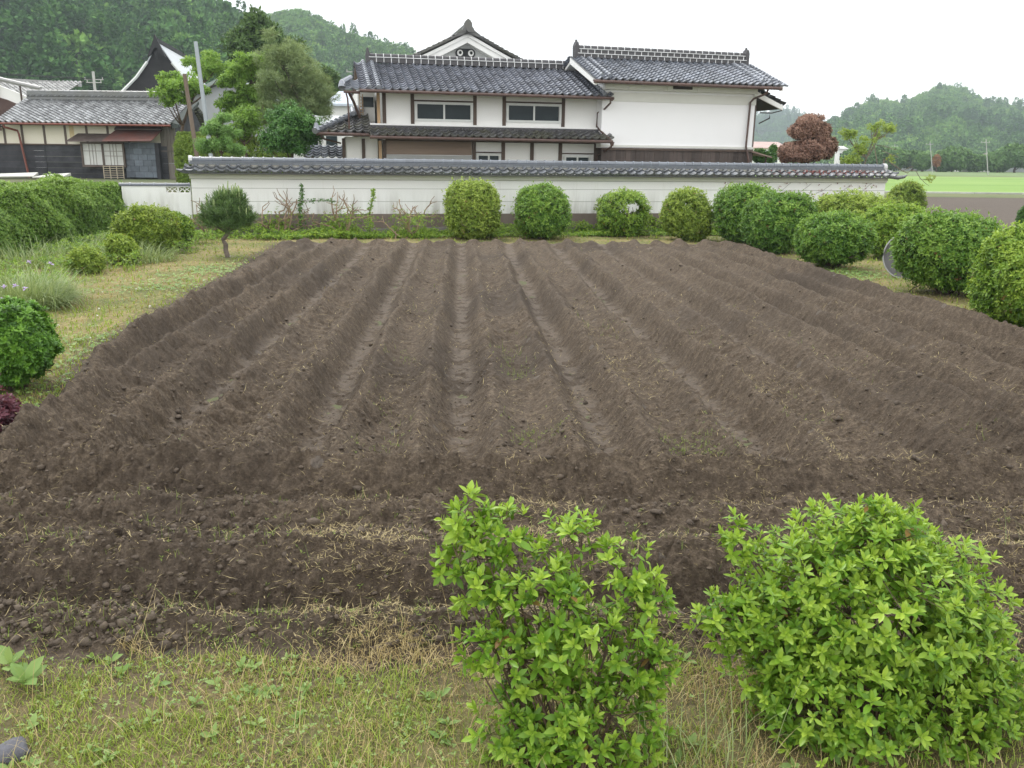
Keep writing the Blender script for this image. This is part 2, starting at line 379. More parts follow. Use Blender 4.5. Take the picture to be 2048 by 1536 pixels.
def build_far():
    # one wide sheet to the horizon
    ax=np.concatenate([-np.geomspace(1380,60,26),np.linspace(-55,55,45),np.geomspace(60,1380,26)])
    ay=np.concatenate([np.linspace(-60,90,76),np.geomspace(95,1780,34)])
    X,Y=np.meshgrid(ax,ay); Z=farz(X,Y)-.14*(1-smst(23.5,24.5,Y)*1)-.0
    idx=np.arange(X.size).reshape(X.shape)
    Q=np.stack([idx[:-1,:-1],idx[:-1,1:],idx[1:,1:],idx[1:,:-1]],-1).reshape(-1,4)
    m=m_plain('farground',(.10,.13,.05),(.15,.14,.07),.25,.9,.4)
    tag(mk('ground',np.stack([X,Y,Z],-1),Q,m,None,True),kind='structure')
    # fields right of the wall
    def sheet(name,pts,z,mat,n=1):
        V=[(p[0],p[1],z) for p in pts]; return tag(mk(name,V,[np.array([(0,1,2,3)])],mat),kind='structure')
    m,nt,out=newmat('tilth'); c=coord(nt); cs=coord(nt,(.25,4,1))
    col=mixc(nt,.5,ramp(nt,noise(nt,1.3,4,.6,cs),[(.35,(.085,.068,.056)),(.65,(.125,.1,.082))]),ramp(nt,noise(nt,9,4,.7,c),[(.3,(.06,.05,.042)),(.7,(.14,.115,.09))]))
    princ(nt,out,col,.9,bump(nt,noise(nt,5,4,.7,c),.8,.08),.2)
    sheet('bare_field',[(12.5,25.5),(60,30),(80,57.5),(14,54)],.004,m)
    m,nt,out=newmat('paddy'); c=coord(nt,(.25,1,1))
    col=ramp(nt,noise(nt,.09,4,.55,c),[(.3,(.12,.22,.04)),(.5,(.18,.29,.065)),(.7,(.24,.34,.10))])
    princ(nt,out,col,.8,bump(nt,noise(nt,3,3,.6,c),.4,.2),.2)
    sheet('rice_field',[(10,62),(95,62.5),(230,150),(14,140)],.02,m)
    m2=m_plain('paddyb',(.15,.27,.07),(.2,.24,.1),.12,.85,.3)
    sheet('far_rice_field',[(14,141),(236,152),(420,235),(18,215)],.03,m2)
    sheet('dry_grass_strip',[(13,134),(222,146),(229,150.5),(14,139.5)],.03,m_plain('dryg',(.28,.27,.13),(.2,.25,.09),.3,.9,.3))
    sheet('grass_bank',[(12,54.2),(82,58),(92,62),(12,61.5)],.012,m_plain('bankg',(.11,.17,.045),(.2,.19,.08),.6,.9,.5))
    b=MB()
    for i in range(24): 
        x=12+i*3.4; b.box(x,x+3.32,61.3,61.75,.0,.12,tint=.5+.3*math.sin(i*3))
    tag(b.build('concrete_kerb',m_plain('conc',(.5,.5,.46),(.36,.36,.33),2,.8,.2)),kind='structure')
    b=MB(); b.hexa([(16,216,-.05),(16,216,1.1),(16,232,-.05),(16,232,1.2),(440,240,-.05),(440,240,1.1),(440,258,-.05),(440,258,1.2)])
    tag(b.build('raised_road',m_plain('roadm',(.24,.26,.27),(.3,.32,.32),.3,.8,.2)),kind='structure')
    # yard between wall and house
    sheet('yard',[(-30,24.8),(13,28),(13,36),(-24,38)],.02,m_plain('yardg',(.2,.18,.14),(.14,.14,.09),.5,.9,.4)) if False else None
# ---- scatter on the ground
def straw_and_weeds():
    rg=np.random.default_rng(5)
    # straw
    def pts(n,mind=2.6):
        y=1/(rg.random(n)*(1/3.3-1/21.5)+1/21.5); x=(rg.random(n)*1.5-.75)*(y+.3); return x,y
    x,y=pts(130000); m=fieldmask(x,y); u,w=uw(x,y); k=u/1.15
    d=np.abs(k-np.round(k))*1.15; 
    dens=.15+.7*smst(.12,.45,d)*smst(-2.6,-.6,u)*smst(-.15,.35,fbm(x,y,1.0,2,91))+.35*smst(2.3,4.5,u)*smst(7.5,5.2,y)+.22*smst(4.6,4.2,y)*smst(3.3,3.7,y)+.25*np.exp(-((y-5.5)/.12)**2)
    dens*=.4+.9*smst(-.4,.5,fbm(x,y,.5,2,93))
    ok=(m>.05)&(rg.random(len(x))<dens); x=x[ok];y=y[ok]; n=len(x)
    z=HZ(x,y)+.006; az=rg.random(n)*6.28; el=rg.normal(0.15,.28,n)
    D=np.stack([np.cos(az)*np.cos(el),np.sin(az)*np.cos(el),np.sin(el)],1); S=unit(np.cross(D,np.tile([[0,0,1.]],(n,1))))
    sc=np.maximum(1,y/5.5)**.9; L=rg.gamma(2.6,.014,n).clip(.010,.15)*np.sqrt(sc); W=(.0026+rg.random(n)*.0025)*sc
    V,F,mm=leafmesh(np.stack([x,y,z],1),D,S,L,W,rg.normal(0,.12,n)[:,None],False)
    st=mk('straw',V,F,m_leaf('straw',(.20,.15,.075),(.34,.27,.13),(.50,.42,.23),.15,.7),None,False,{'tint':np.repeat(rg.random(n),mm)})
    tag(st,kind='stuff')
    # small weeds and green grass bits in the beds
    x,y=pts(52000); m=fieldmask(x,y); u,w=uw(x,y); k=u/1.15; d=np.abs(k-np.round(k))*1.15; kk=np.floor(k)
    bed=np.where(kk==-1,.5,0)+np.where(kk==0,1.2,0)*smst(13,7,y)+np.where(kk==1,1.3,0)*smst(16,8,y)+np.where(kk==2,.2,0)+np.where(kk==3,.2,0)
    dens=bed*smst(.25,.5,d)*smst(-.05,.5,fbm(x,y,.7,2,95))*(y>5.7)+.05*(y<5)+.10*smst(3.65,3.4,y)
    ok=(m>.0)&(rg.random(len(x))<dens); x=x[ok];y=y[ok]; n=len(x)
    P=np.stack([x,y,HZ(x,y)+.004],1); N=unit(np.stack([rg.normal(0,.3,n),rg.normal(0,.3,n),np.ones(n)],1))
    sc=np.sqrt(np.maximum(1,y/7.))
    parts=[]
    h=n//2
    parts.append(rosettes(P[:h],N[:h],4,.022,.009,(30,75),.01,rg=rg))
    q=n-h; parts.append(blades(np.repeat(P[h:],3,0)+rg.normal(0,.012,(q*3,3))*[1,1,0],rg.gamma(4,.012,q*3)*np.repeat(sc[h:],3),.003*np.repeat(sc[h:],3),rg.random(q*3)*1.2+.2,rg.random(q*3)*6.28,3,rg=rg))
    V,F,T=merge(parts)
    tag(mk('weeds',V,F,m_leaf('weeds',(.08,.13,.03),(.17,.23,.05),(.30,.34,.10),.25,.6),None,False,{'tint':T}),kind='stuff')
    # loose clods
    ph=np.array([(a,b,c) for a in (-1,1) for b in (-1,1) for c in (-1,1)],float)
    import itertools
    t=(1+5**.5)/2
    ico=unit(np.array([(-1,t,0),(1,t,0),(-1,-t,0),(1,-t,0),(0,-1,t),(0,1,t),(0,-1,-t),(0,1,-t),(t,0,-1),(t,0,1),(-t,0,-1),(-t,0,1)],float))
    icf=np.array([(0,11,5),(0,5,1),(0,1,7),(0,7,10),(0,10,11),(1,5,9),(5,11,4),(11,10,2),(10,7,6),(7,1,8),(3,9,4),(3,4,2),(3,2,6),(3,6,8),(3,8,9),(4,9,5),(2,4,11),(6,2,10),(8,6,7),(9,8,1)])
    x,y=pts(52000); m=fieldmask(x,y); u,w=uw(x,y)
    dens=.30+.4*smst(-.9,-1.8,u)*1.0+.40*smst(5,4,y)
    dens*=.25+1.1*smst(-.3,.4,fbm(x,y,.45,2,97))
    ok=(m>.03)&(rg.random(len(x))<dens); x=x[ok];y=y[ok]; n=len(x)
    r=rg.gamma(2.0,.0036,n).clip(.003,.030)*np.maximum(1,y/9)**.4; 
    V=ico[None]*(r[:,None,None])*(1+rg.normal(0,.22,(n,12,1)))*np.stack([1+rg.normal(0,.2,n),1+rg.normal(0,.2,n),.75+rg.normal(0,.1,n)],1)[:,None]
    V=V+np.stack([x,y,HZ(x,y)+r*.25],1)[:,None]
    F=(icf[None]+np.arange(n)[:,None,None]*12).reshape(-1,3)
    tag(mk('soil_clods',V.reshape(-1,3),[F],m_plain('clod',(.125,.097,.071),(.080,.062,.047),14,.9,.8),None,True,{'tint':np.repeat(rg.random(n),12)}),kind='stuff')
def grassland():
    rg=np.random.default_rng(8)
    gm=m_leaf('grass',(.12,.19,.03),(.27,.37,.06),(.46,.53,.12),.3,.55)
    dm=m_leaf('drygrass',(.24,.17,.07),(.42,.32,.14),(.62,.51,.27),.2,.65)
    parts=[];dry=[]
    # foreground strip
    n=175000; y=rg.random(n)*1.9+2.05; x=(rg.random(n)*1.7-.85)*(y+.3)
    m=fieldmask(x,y); ok=(m<.10-rg.random(n)**2*.2+.1)&((m<.0)|(rg.random(n)<.15)); cl=fbm(x,y,.25,2,101)
    ok&=(rg.random(n)<.40+.6*smst(-.25,.3,cl)); x=x[ok];y=y[ok];cl=cl[ok];n=len(x)
    z=HZ(x,y); H=rg.gamma(3,.0095,n).clip(.008,.10)
    isd=rg.random(n)<.30+.45*fbm(x,y,.5,2,103)
    P=np.stack([x,y,z-.004],1); lean=rg.random(n)*1.5+.15; az=rg.random(n)*6.28
    g=~isd
    parts.append(blades(P[g],H[g],.0035+.002*rg.random(g.sum()),lean[g],az[g],3,tint=rg.random(g.sum()),rg=rg))
    dry.append(blades(P[isd],H[isd]*1.2,.0022+.001*rg.random(isd.sum()),lean[isd]*1.2,az[isd],3,tint=rg.random(isd.sum()),rg=rg))
    # lying dry stems
    n=2400; y=rg.random(n)*1.7+2.05; x=(rg.random(n)*1.7-.85)*(y+.3); ok=fieldmask(x,y)<.05; x=x[ok];y=y[ok];n=len(x)
    dry.append(blades(np.stack([x,y,HZ(x,y)+.015],1),rg.gamma(4,.03,n),.0025+0*x,1.25+.4*rg.random(n),rg.random(n)*6.28,4,.5,tint=rg.random(n)*.6+.4,rg=rg))
    # heap of dry grass at the field edge
    for (px,py,rr,cnt) in ((775,1300,.15,330),(850,1318,.16,260),(700,1335,.12,90),(262,1300,.05,50),(330,1120,.05,0),(1420,1370,.2,280),(640,1320,.1,60)):
        if not cnt: continue
        c=G(px,py); a=rg.random(cnt)*6.28; q=np.sqrt(rg.random(cnt))*rr; x=c[0]+q*np.cos(a)*1.3; y=c[1]+q*np.sin(a)*.7
        dry.append(blades(np.stack([x,y,HZ(x,y)],1),.04+.09*rg.random(cnt)**1.5,.0022+.001*rg.random(cnt),.5+1.9*rg.random(cnt),rg.random(cnt)*6.28,4,tint=rg.random(cnt)*.5+.45,rg=rg))
    # lawn left + right
    n=190000; y=1/(rg.random(n)*(1/3.3-1/24.)+1/24.); x=(rg.random(n)*1.66-.83)*(y+.3)
    m=fieldmask(x,y); ok=(m<.02)&(y>3.9); x=x[ok];y=y[ok];n=len(x); m=m[ok]
    tone=fbm(x,y,1.5,3,105); lush=smst(-1.0,-3.0,m)
    H=(rg.gamma(4,.011,n)*(1+1.2*lush)).clip(.015,.3); isd=rg.random(n)<(.30-.25*lush+.6*tone)
    W=(.003+.0011*y)*(1+.3*rg.random(n)); P=np.stack([x,y,HZ(x,y)-.004],1); lean=rg.random(n)*1.3+.1; az=rg.random(n)*6.28; g=~isd
    parts.append(blades(P[g],H[g],W[g],lean[g],az[g],2,tint=rg.random(g.sum())*.8,rg=rg))
    dry.append(blades(P[isd],H[isd],W[isd]*.8,lean[isd]*1.2,az[isd],2,tint=rg.random(isd.sum())*.7,rg=rg))
    V,F,T=merge(parts); tag(mk('grass',V,F,gm,None,False,{'tint':T}),kind='stuff')
    V,F,T=merge(dry); tag(mk('dry_grass',V,F,dm,None,False,{'tint':T}),kind='stuff')
    # broad leaved ground cover: clover, plantain
    parts=[]
    n=2600; y=rg.random(n)*1.3+2.05; x=(rg.random(n)*1.6-.8)*(y+.3); cl=fbm(x,y,.3,2,111)+.5*smst(.2,-1.2,x)
    ok=(fieldmask(x,y)<-.02)&(rg.random(n)<smst(-.1,.6,cl)); x=x[ok];y=y[ok];n=len(x)
    P=np.stack([x,y,HZ(x,y)+.012+.015*rg.random(n)],1); N=unit(np.stack([rg.normal(0,.25,n),rg.normal(0,.25,n)-.1,np.ones(n)],1))
    parts.append(rosettes(P,N,3,.013,.011,(70,85),.0,.3,tint=.5+.4*rg.random(n),fold=.05,rg=rg))
    n=170; y=rg.random(n)*1.2+2.1; x=(rg.random(n)*1.5-.75)*(y+.3); ok=(fieldmask(x,y)<.05)&(rg.random(n)<.35+.6*smst(0,-1,x)); x=x[ok];y=y[ok];n=len(x)
    P=np.stack([x,y,HZ(x,y)+.004],1); N=unit(np.stack([rg.normal(0,.3,n),rg.normal(0,.3,n)-.2,np.ones(n)],1))
    a=rosettes(P,N,5,.05,.024,(35,80),.01,.4,tint=.35+.4*rg.random(n),fine=True,rg=rg)
    c=G(20,1345); cc=np.array([[c[0]+.01,c[1],.03],[c[0]+.12,c[1]-.1,.02]]); b=rosettes(cc,np.array([[0,-.3,1],[.2,-.2,1.]]),7,.12,.06,(30,75),.02,.3,tint=np.array([.6,.5]),fine=True,rg=rg)
    parts+= [a,b]
    # clover patches on the left and right lawns
    for (px,py,rx,ry,cnt) in ((430,545,.9,1.4,260),(330,575,1.2,1.0,200),(210,690,.9,1.0,260),(150,760,.6,.9,200),(80,850,.5,.7,160),(40,930,.4,.3,90),(1700,550,.8,1.0,300),(1900,640,.8,.8,200),(420,470,.8,1.0,200)):
        c=G(px,py); x=c[0]+rg.normal(0,rx*.5,cnt); y=c[1]+rg.normal(0,ry*.5,cnt); ok=fieldmask(x,y)<0; x=x[ok];y=y[ok]
        s=.010+.0016*c[1]
        parts.append(rosettes(np.stack([x,y,HZ(x,y)+.02+.03*rg.random(len(x))],1),np.tile([[0,-.15,1.]],(len(x),1)),4,s*1.3,s,(60,85),0,.3,tint=.1+.8*rg.random(len(x)),rg=rg))
    V,F,T=merge(parts); tag(mk('clover',V,F,m_leaf('clover',(.09,.17,.04),(.17,.29,.07),(.33,.44,.15),.3,.5),None,True,{'tint':T}),kind='stuff')
    # tiny white clover blossoms
    n=260; y=1/(rg.random(n)*(1/5-1/22.)+1/22.); x=(rg.random(n)*1.5-.75)*(y); ok=fieldmask(x,y)<-.1; x=x[ok];y=y[ok];n=len(x)
    V,F,T=rosettes(np.stack([x,y,HZ(x,y)+.07],1),np.tile([[0,-.1,1.]],(n,1)),5,.022,.018,(20,80),.01,.2,tint=np.full(n,.7),rg=rg)
    tag(mk('clover_blossom',V,F,m_leaf('blossom',(.55,.55,.5),(.7,.7,.66),(.8,.8,.78),.2,.6),None,True,{'tint':T}),kind='stuff')
# ================= BUILDINGS =================
def tiles(s0,s1,te,ze,tr,zr,cw=.27,rh=.235,amp=.045,lip=.042,seed=1,clip=None,curve=0.0):
    """corrugated, stepped tile field as one surface; returns V,F,tint in the building's own axes"""
    rg=np.random.default_rng(seed)
    Ls=math.hypot(tr-te,zr-ze); nr=max(1,int(round(Ls/rh))); nc=max(1,int(round((s1-s0)/cw)))
    k=8; ss=np.linspace(s0,s1,nc*k+1); fr=(np.arange(nc*k+1)%k)/k
    prof=np.array([1.0,.62,.22,.03,0,.05,.24,.66])[(np.arange(nc*k+1)%k)]*amp*1.6
    col=np.minimum(np.arange(nc*k+1)//k,nc-1)
    T=np.array([(tr-te)/Ls,(zr-ze)/Ls]); Nn=np.array([-T[1],T[0]]) if T[0]>0 else np.array([T[1],-T[0]])
    if Nn[1]<0: Nn=-Nn
    V=[];tt=[];F=[];n=0
    jit=rg.normal(0,.004,(nr+1,nc)); tn=rg.random((nr+1,nc))
    for r in range(nr):
        a=r*Ls/nr; b=(r+1)*Ls/nr
        jj=jit[r][col]; tj=tn[r][col]
        for (d,off) in ((a+.002,-.004),(a,lip),(b,.0)):
            x=te+T[0]*d+Nn[0]*(prof+off+jj); sag=curve*math.sin(math.pi*d/Ls)
            z=ze+T[1]*d+Nn[1]*(prof+off+jj)-sag
            V.append(np.stack([ss,x,z],1)); tt.append(tj)
        m=len(ss); i=np.arange(m-1)
        for q in (0,1):
            f=np.stack([n+q*m+i,n+q*m+i+1,n+(q+1)*m+i+1,n+(q+1)*m+i],1)
            if clip is not None:
                mid=(a+b)/2/Ls; lo,hi=clip(mid); c=(ss[:-1]+ss[1:])/2; f=f[(c>lo)&(c<hi)]
            F.append(f)
        n+=3*m
    return np.vstack(V),np.vstack(F),np.concatenate(tt)
def tile_obj(name,parent,fields,mat,under=.05):
    mb=MB()
    for a in fields:
        V,F,t=tiles(**a); mb.add(V,F,tint=t)
    return mb.build(name,mat,parent,False)
def m_tile(name,base=(.10,.105,.12),moss=0.0,rough=.3,metal=0.0):
    if name in MATS: return MATS[name]
    m,nt,out=newmat(name); c=coord(nt); t=attr(nt,'tint')
    col=ramp(nt,t,[(0,tuple(k*.62 for k in base)),(.5,base),(1,tuple(k*1.45 for k in base))])
    n=noise(nt,1.6,5,.65,c); n2=noise(nt,14,4,.7,c)
    col=mixc(nt,mth(nt,'MULTIPLY',n2,.5),col,(.045,.043,.045))
    if moss: 
        mk_=mth(nt,'MULTIPLY',ramp(nt,n,[(.42,(0,0,0)),(.6,(1,1,1))]),moss); col=mixc(nt,mk_,col,(.085,.085,.04))
    rr=mth(nt,'ADD',mth(nt,'MULTIPLY',n2,.2),rough-.14,True)
    princ(nt,out,col,rr,bump(nt,n2,.1,.01),.8,metal); MATS[name]=m; return m
def ridge_mesh(mb,s0,s1,t,z,h=.22,w=.26,cap=.085,step=.27,n=9):
    """stack of flat ridge courses with a round cap course"""
    for i in range(3):
        hh=h/3; g=.012*(i%2)
        mb.box(s0+.01*i,s1-.01*i,t-w/2+.02*i+g,t+w/2-.02*i-g,z+i*hh,z+(i+1)*hh-.006,tint=.4+.1*i)
    k=int(round((s1-s0)/step)); st=(s1-s0)/k
    for i in range(k*2): mb.tube([(s0+i*st/2+.03,t-w/2-.01,z+h*.5-.03),(s0+i*st/2+st*.42,t-w/2-.01,z+h*.5+.03)],.03,5,tint=1.0 if i%2 else .1)
    for i in range(k):
        a=s0+i*st; c=z+h+.01
        mb.tube([(a,t,c),(a+st-.03,t,c),(a+st-.03,t,c),(a+st,t,c)],[cap,cap,cap*1.16,cap*1.16],n,tint=.35+.5*rng.random())
def verge_row(mb,s,te,ze,tr,zr,r=.075,step=.24,off=.07):
    L=math.hypot(tr-te,zr-ze); k=int(L/step); T=((tr-te)/L,(zr-ze)/L)
    for i in range(k):
        a=i*step; b=a+step*.98; 
        mb.tube([(s,te+T[0]*a,ze+T[1]*a+off+.012),(s,te+T[0]*b,ze+T[1]*b+off)],[r*1.12,r*.92],8,tint=.45+.5*rng.random())
def gutter(mb,s0,s1,t,z,r=.05): 
    mb.tube([(s0,t,z),(s1,t,z-.02)],r,8); 
    k=int((s1-s0)/.9)+1
    for i in range(k): mb.box(s0+i*.9,s0+i*.9+.02,t,t+.12,z+.02,z+.06)
WHITE=lambda: m_plain('plaster',(.86,.86,.84),(.80,.80,.78),.7,.85,.12,None,.3)
def m_stained():
    if 'stained' in MATS: return MATS['stained']
    m,nt,out=newmat('stained'); c=coord(nt)
    cs=coord(nt,(2.2,1,.35)); n=noise(nt,1.6,6,.65,cs); z=nt.nodes.new('ShaderNodeSeparateXYZ'); nt.links.new(c,z.inputs[0])
    low=nt.nodes.new('ShaderNodeMapRange'); nt.links.new(z.outputs['Z'],low.inputs[0])
    for k,v in (('From Min',.55),('From Max',1.25),('To Min',1.0),('To Max',.0)): low.inputs[k].default_value=v
    col=ramp(nt,noise(nt,.6,4,.6,c),[(.3,(.86,.86,.85)),(.7,(.81,.82,.81))])
    f=mth(nt,'MULTIPLY',mth(nt,'MULTIPLY',low.outputs[0],ramp(nt,n,[(.42,(0,0,0)),(.66,(1,1,1))])),.8)
    col=mixc(nt,f,col,(.42,.41,.37))
    f2=mth(nt,'MULTIPLY',ramp(nt,noise(nt,1.1,6,.7,coord(nt,(5,1,.5))),[(.58,(0,0,0)),(.72,(1,1,1))]),.22)
    col=mixc(nt,f2,col,(.50,.50,.42))
    princ(nt,out,col,.85,bump(nt,noise(nt,30,4,.6,c),.15,.01),.3); MATS['stained']=m; return m
def DW(): return m_plain('darkwood',(.065,.045,.037),(.11,.078,.06),2,.7,.4,(1,1,.15))
def GUT(): return m_plain('copper_brown',(.12,.07,.058),(.08,.052,.045),4,.5,.1)
def GL():
    if 'glass' in MATS: return MATS['glass']
    m,nt,out=newmat('glass'); c=coord(nt)
    princ(nt,out,ramp(nt,noise(nt,1.2,3,.5,c),[(.35,(.018,.028,.032)),(.7,(.032,.045,.05))]),.2,None,.15); MATS['glass']=m; return m
def build_wall():
    W=Frame((-8.49,22.9,0),13); e=empty('garden_wall',W.o,W.a)
    tag(e,'long white plastered garden wall capped with grey roof tiles behind the ploughed plot','wall')
    L=20.72
    b=MB(); b.box(0,L,0,.34,.50,1.535); b.build('plaster_body',m_stained(),e)
    # three shallow horizontal grooves are steps in the plaster
    b=MB(); b.box(-.03,L+.03,-.035,.375,1.47,1.60); b.box(-.045,L+.045,-.05,.39,1.535,1.58); b.build('cornice',m_plain('corn',(.66,.66,.60),(.58,.59,.52),1,.8,.1),e)
    g=MB()
    for z in (1.22,.875): g.box(0,L,-.004,.02,z,z+.012)
    g.box(0,L,-.02,.0,1.455,1.468)
    g.build('groove',m_plain('groove',(.32,.33,.30),(.42,.42,.40),2,.9,.1),e)
    b=MB(); b.box(-.02,L+.02,-.03,.37,-.3,.545); b.build('footing',m_plain('footing',(.155,.12,.10),(.21,.175,.15),2.2,.9,.6),e)
    b=MB(); rg=np.random.default_rng(3)
    for i in range(15):
        a=.4+i*1.4+rg.random()*.2
        if a+1.1>L: break
        b.box(a,a+1.25,-.16,-.03,-.2,.10+.14*rg.random(),tint=rg.random())
    b.build('footing_block',m_plain('fblock',(.26,.24,.22),(.18,.17,.15),3,.9,.8),e)
    tm=m_tile('walltile',(.105,.115,.135),.25,.30)
    mb=MB()
    for (te,tr) in ((-.34,.10),(.68,.24)):
        V,F,t=tiles(-.12,L+.1,te,1.635,tr,1.81,cw=.268,rh=.24,amp=.04,lip=.04,seed=4); mb.add(V,F,tint=t)
    # round pendants at the eave and the underside
    n=int(L/.268)
    for i in range(n+1): mb.tube([(-.12+i*.268,-.375,1.665),(-.12+i*.268,-.33,1.68)],.043,8,tint=.5)
    mb.box(-.1,L+.08,-.30,.64,1.60,1.625,tint=.2)
    # swept up end tiles
    mb.tube([(L-.1,.17,1.80),(L+.2,.17,1.74),(L+.42,.17,1.74),(L+.55,.17,1.78)],[.07,.09,.06,.03],8,tint=.4)
    mb.tube([(L-.15,-.3,1.66),(L+.2,-.3,1.63),(L+.45,-.25,1.66),(L+.58,-.2,1.71)],[.05,.06,.05,.02],8,tint=.4)
    mb.tube([(.1,-.3,1.66),(-.15,-.3,1.66),(-.3,-.25,1.70)],[.05,.05,.02],8,tint=.4)
    mb.build('roof_tiles',tm,e)
    b=MB(); b.box(.05,L-.1,.03,.31,1.78,1.835); b.build('mortar_crescents',m_plain('mort',(.62,.60,.54),(.5,.48,.42),2,.9,.2),e)
    mb=MB()
    for i in range(3): mb.box(-.02+.015*i,L-.05-.015*i,.0+.02*i,.34-.02*i,1.832+i*.032,1.858+i*.032,tint=.45)
    k=77; st=(L-.05)/k
    for i in range(k):
        a=i*st; t=.45+.4*rng.random()
        mb.tube([(a,.17,1.955),(a+st-.035,.17,1.95)],.075,10,tint=t); mb.tube([(a+st-.04,.17,1.955),(a+st,.17,1.955)],.088,10,tint=.95)
    mb.build('ridge_tiles',m_tile('walltile2',(.15,.17,.20),0,.28),e,)
    b=MB(); b.tube([(-.03,.17,1.94),(.06,.17,1.94)],.115,12); b.tube([(L-.06,.17,1.93),(L+.05,.17,1.93)],.125,12)
    b.box(L-.04,L+.04,.06,.28,1.80,1.93); b.build('ridge_end',m_plain('endw',(.6,.61,.6),(.5,.5,.5),3,.7,.2),e)
    # low side wall with openwork blocks
    e2=empty('low_wall',(W.o[0],W.o[1],0),W.a); tag(e2,'short low white wall with openwork blocks beside the tall tiled wall','wall')
    b=MB(); b.box(-1.72,-.64,0.02,.14,-.2,1.27); b.box(-.64,-.04,.02,.14,-.2,1.09); b.box(-.04,-.035,.02,.14,1.0,1.27); b.box(-.36,-.33,.02,.14,1.09,1.27); b.box(-.64,-.05,.02,.14,1.25,1.27)
    b.build('wall_panel',m_stained(),e2)
    for s in (-.64,-.33):
        b=MB()
        for (cx,w) in ((s+.09,.13),(s+.20,.13)):
            b.tube([(cx-.075,.08,1.10),(cx-.05,.08,1.155),(cx,.08,1.185),(cx+.05,.08,1.155),(cx+.075,.08,1.10)],.013,6)
        b.tube([(s+.01,.08,1.245),(s+.09,.08,1.19),(s+.145,.08,1.245),(s+.20,.08,1.19),(s+.28,.08,1.245)],.013,6); b.box(s+.0,s+.29,.05,.11,1.091,1.105)
        b.build('openwork_block',WHITE(),e2)
    mb=MB(); st=.29
    for i in range(6):
        a=-1.78+i*st; mb.tube([(a,.08,1.30),(a+st-.04,.08,1.30)],.05,8,tint=.5); mb.tube([(a+st-.04,.08,1.3),(a+st,.08,1.3)],.06,8,tint=.9)
    mb.box(-1.76,-.04,.0,.16,1.272,1.29,tint=.4); mb.build('coping_tiles',m_tile('walltile2'),e2)
    return e
def posts(e,lst,w=.13,t0=-.03,t1=.1,name='post',mat=None):
    for (s,z0,z1) in lst:
        b=MB(); b.box(s-w/2,s+w/2,t0,t1,z0,z1); b.build(name,mat or DW(),e)
def slider(e,s0,s1,z0,z1,t=0.0,fr=.07,div=1):
    b=MB(); 
    for q in ((s0,s1,z0,z0+fr),(s0,s1,z1-fr,z1)): b.box(q[0],q[1],t-.05,t+.03,q[2],q[3])
    for q in ((s0,s0+fr),(s1-fr,s1)): b.box(q[0],q[1],t-.05,t+.03,z0+fr,z1-fr)
    for i in range(div): c=s0+(s1-s0)*(i+1)/(div+1); b.box(c-.03,c+.03,t-.045,t+.02,z0+fr,z1-fr)
    w=b.build('window',m_plain('alum',(.66,.68,.66),(.6,.62,.6),3,.4,.05),e)
    for i in range(div+1):
        a=s0+fr+(s1-s0-2*fr)*i/(div+1)+.02; c=s0+fr+(s1-s0-2*fr)*(i+1)/(div+1)-.02
        p=MB(); p.box(a,c,t-.02+.008*i,t+.0+.008*i,z0+fr,z1-fr); p.build('pane',GL(),w)
    return w
def ridge_white(e,s0,s1,t,z,rows=1,step=.265,bh=.19):
    """mortared ridge: dark tile blocks with white joints"""
    d=MB(); w=MB(); hw=.13
    for r in range(rows):
        z0=z+r*bh; d.box(s0,s1,t-hw+.02*r,t+hw-.02*r,z0,z0+bh-.03,tint=.35)
        k=int(round((s1-s0)/step))
        off=.5 if r%2 else 0
        for i in range(k):
            a=s0+(i+off)*step; w.box(a-.013,a+.013,t-hw-.012+.02*r,t+hw+.012-.02*r,z0+.004,z0+bh-.03)
        w.box(s0,s1,t-hw-.03+.02*r,t+hw+.03-.02*r,z0+bh-.022,z0+bh)
    zc=z+rows*bh+.045
    k=int(round((s1-s0)/step))
    for i in range(k):
        a=s0+i*step; d.tube([(a+.02,t,zc),(a+step-.02,t,zc)],.075,8,tint=.4+.3*rng.random()); w.tube([(a+step-.018,t,zc),(a+step+.008,t,zc)],.080,8)
    d.build('ridge_tiles',m_tile('darktile',(.045,.042,.048),0,.65),e); w.build('ridge_mortar',m_plain('mortw',(.74,.75,.75),(.62,.63,.63),2,.8,.1),e)
    for (s,sg) in ((s0-.03,-1),(s1+.03,1)):
        o=MB(); o.prism([(s-.07,z-.05),(s+.07,z-.05),(s+.08,z+bh*rows+.06),(s+.04,z+bh*rows+.2),(s-.03,z+bh*rows+.22),(s-.08,z+bh*rows+.08)],t-.15,t+.15)
        o.tube([(s,t,z+bh*rows+.15),(s,t-.0,z+bh*rows+.30)],[.07,.035],7)
        o.build('ridge_ornament',m_tile('darktile'),e)
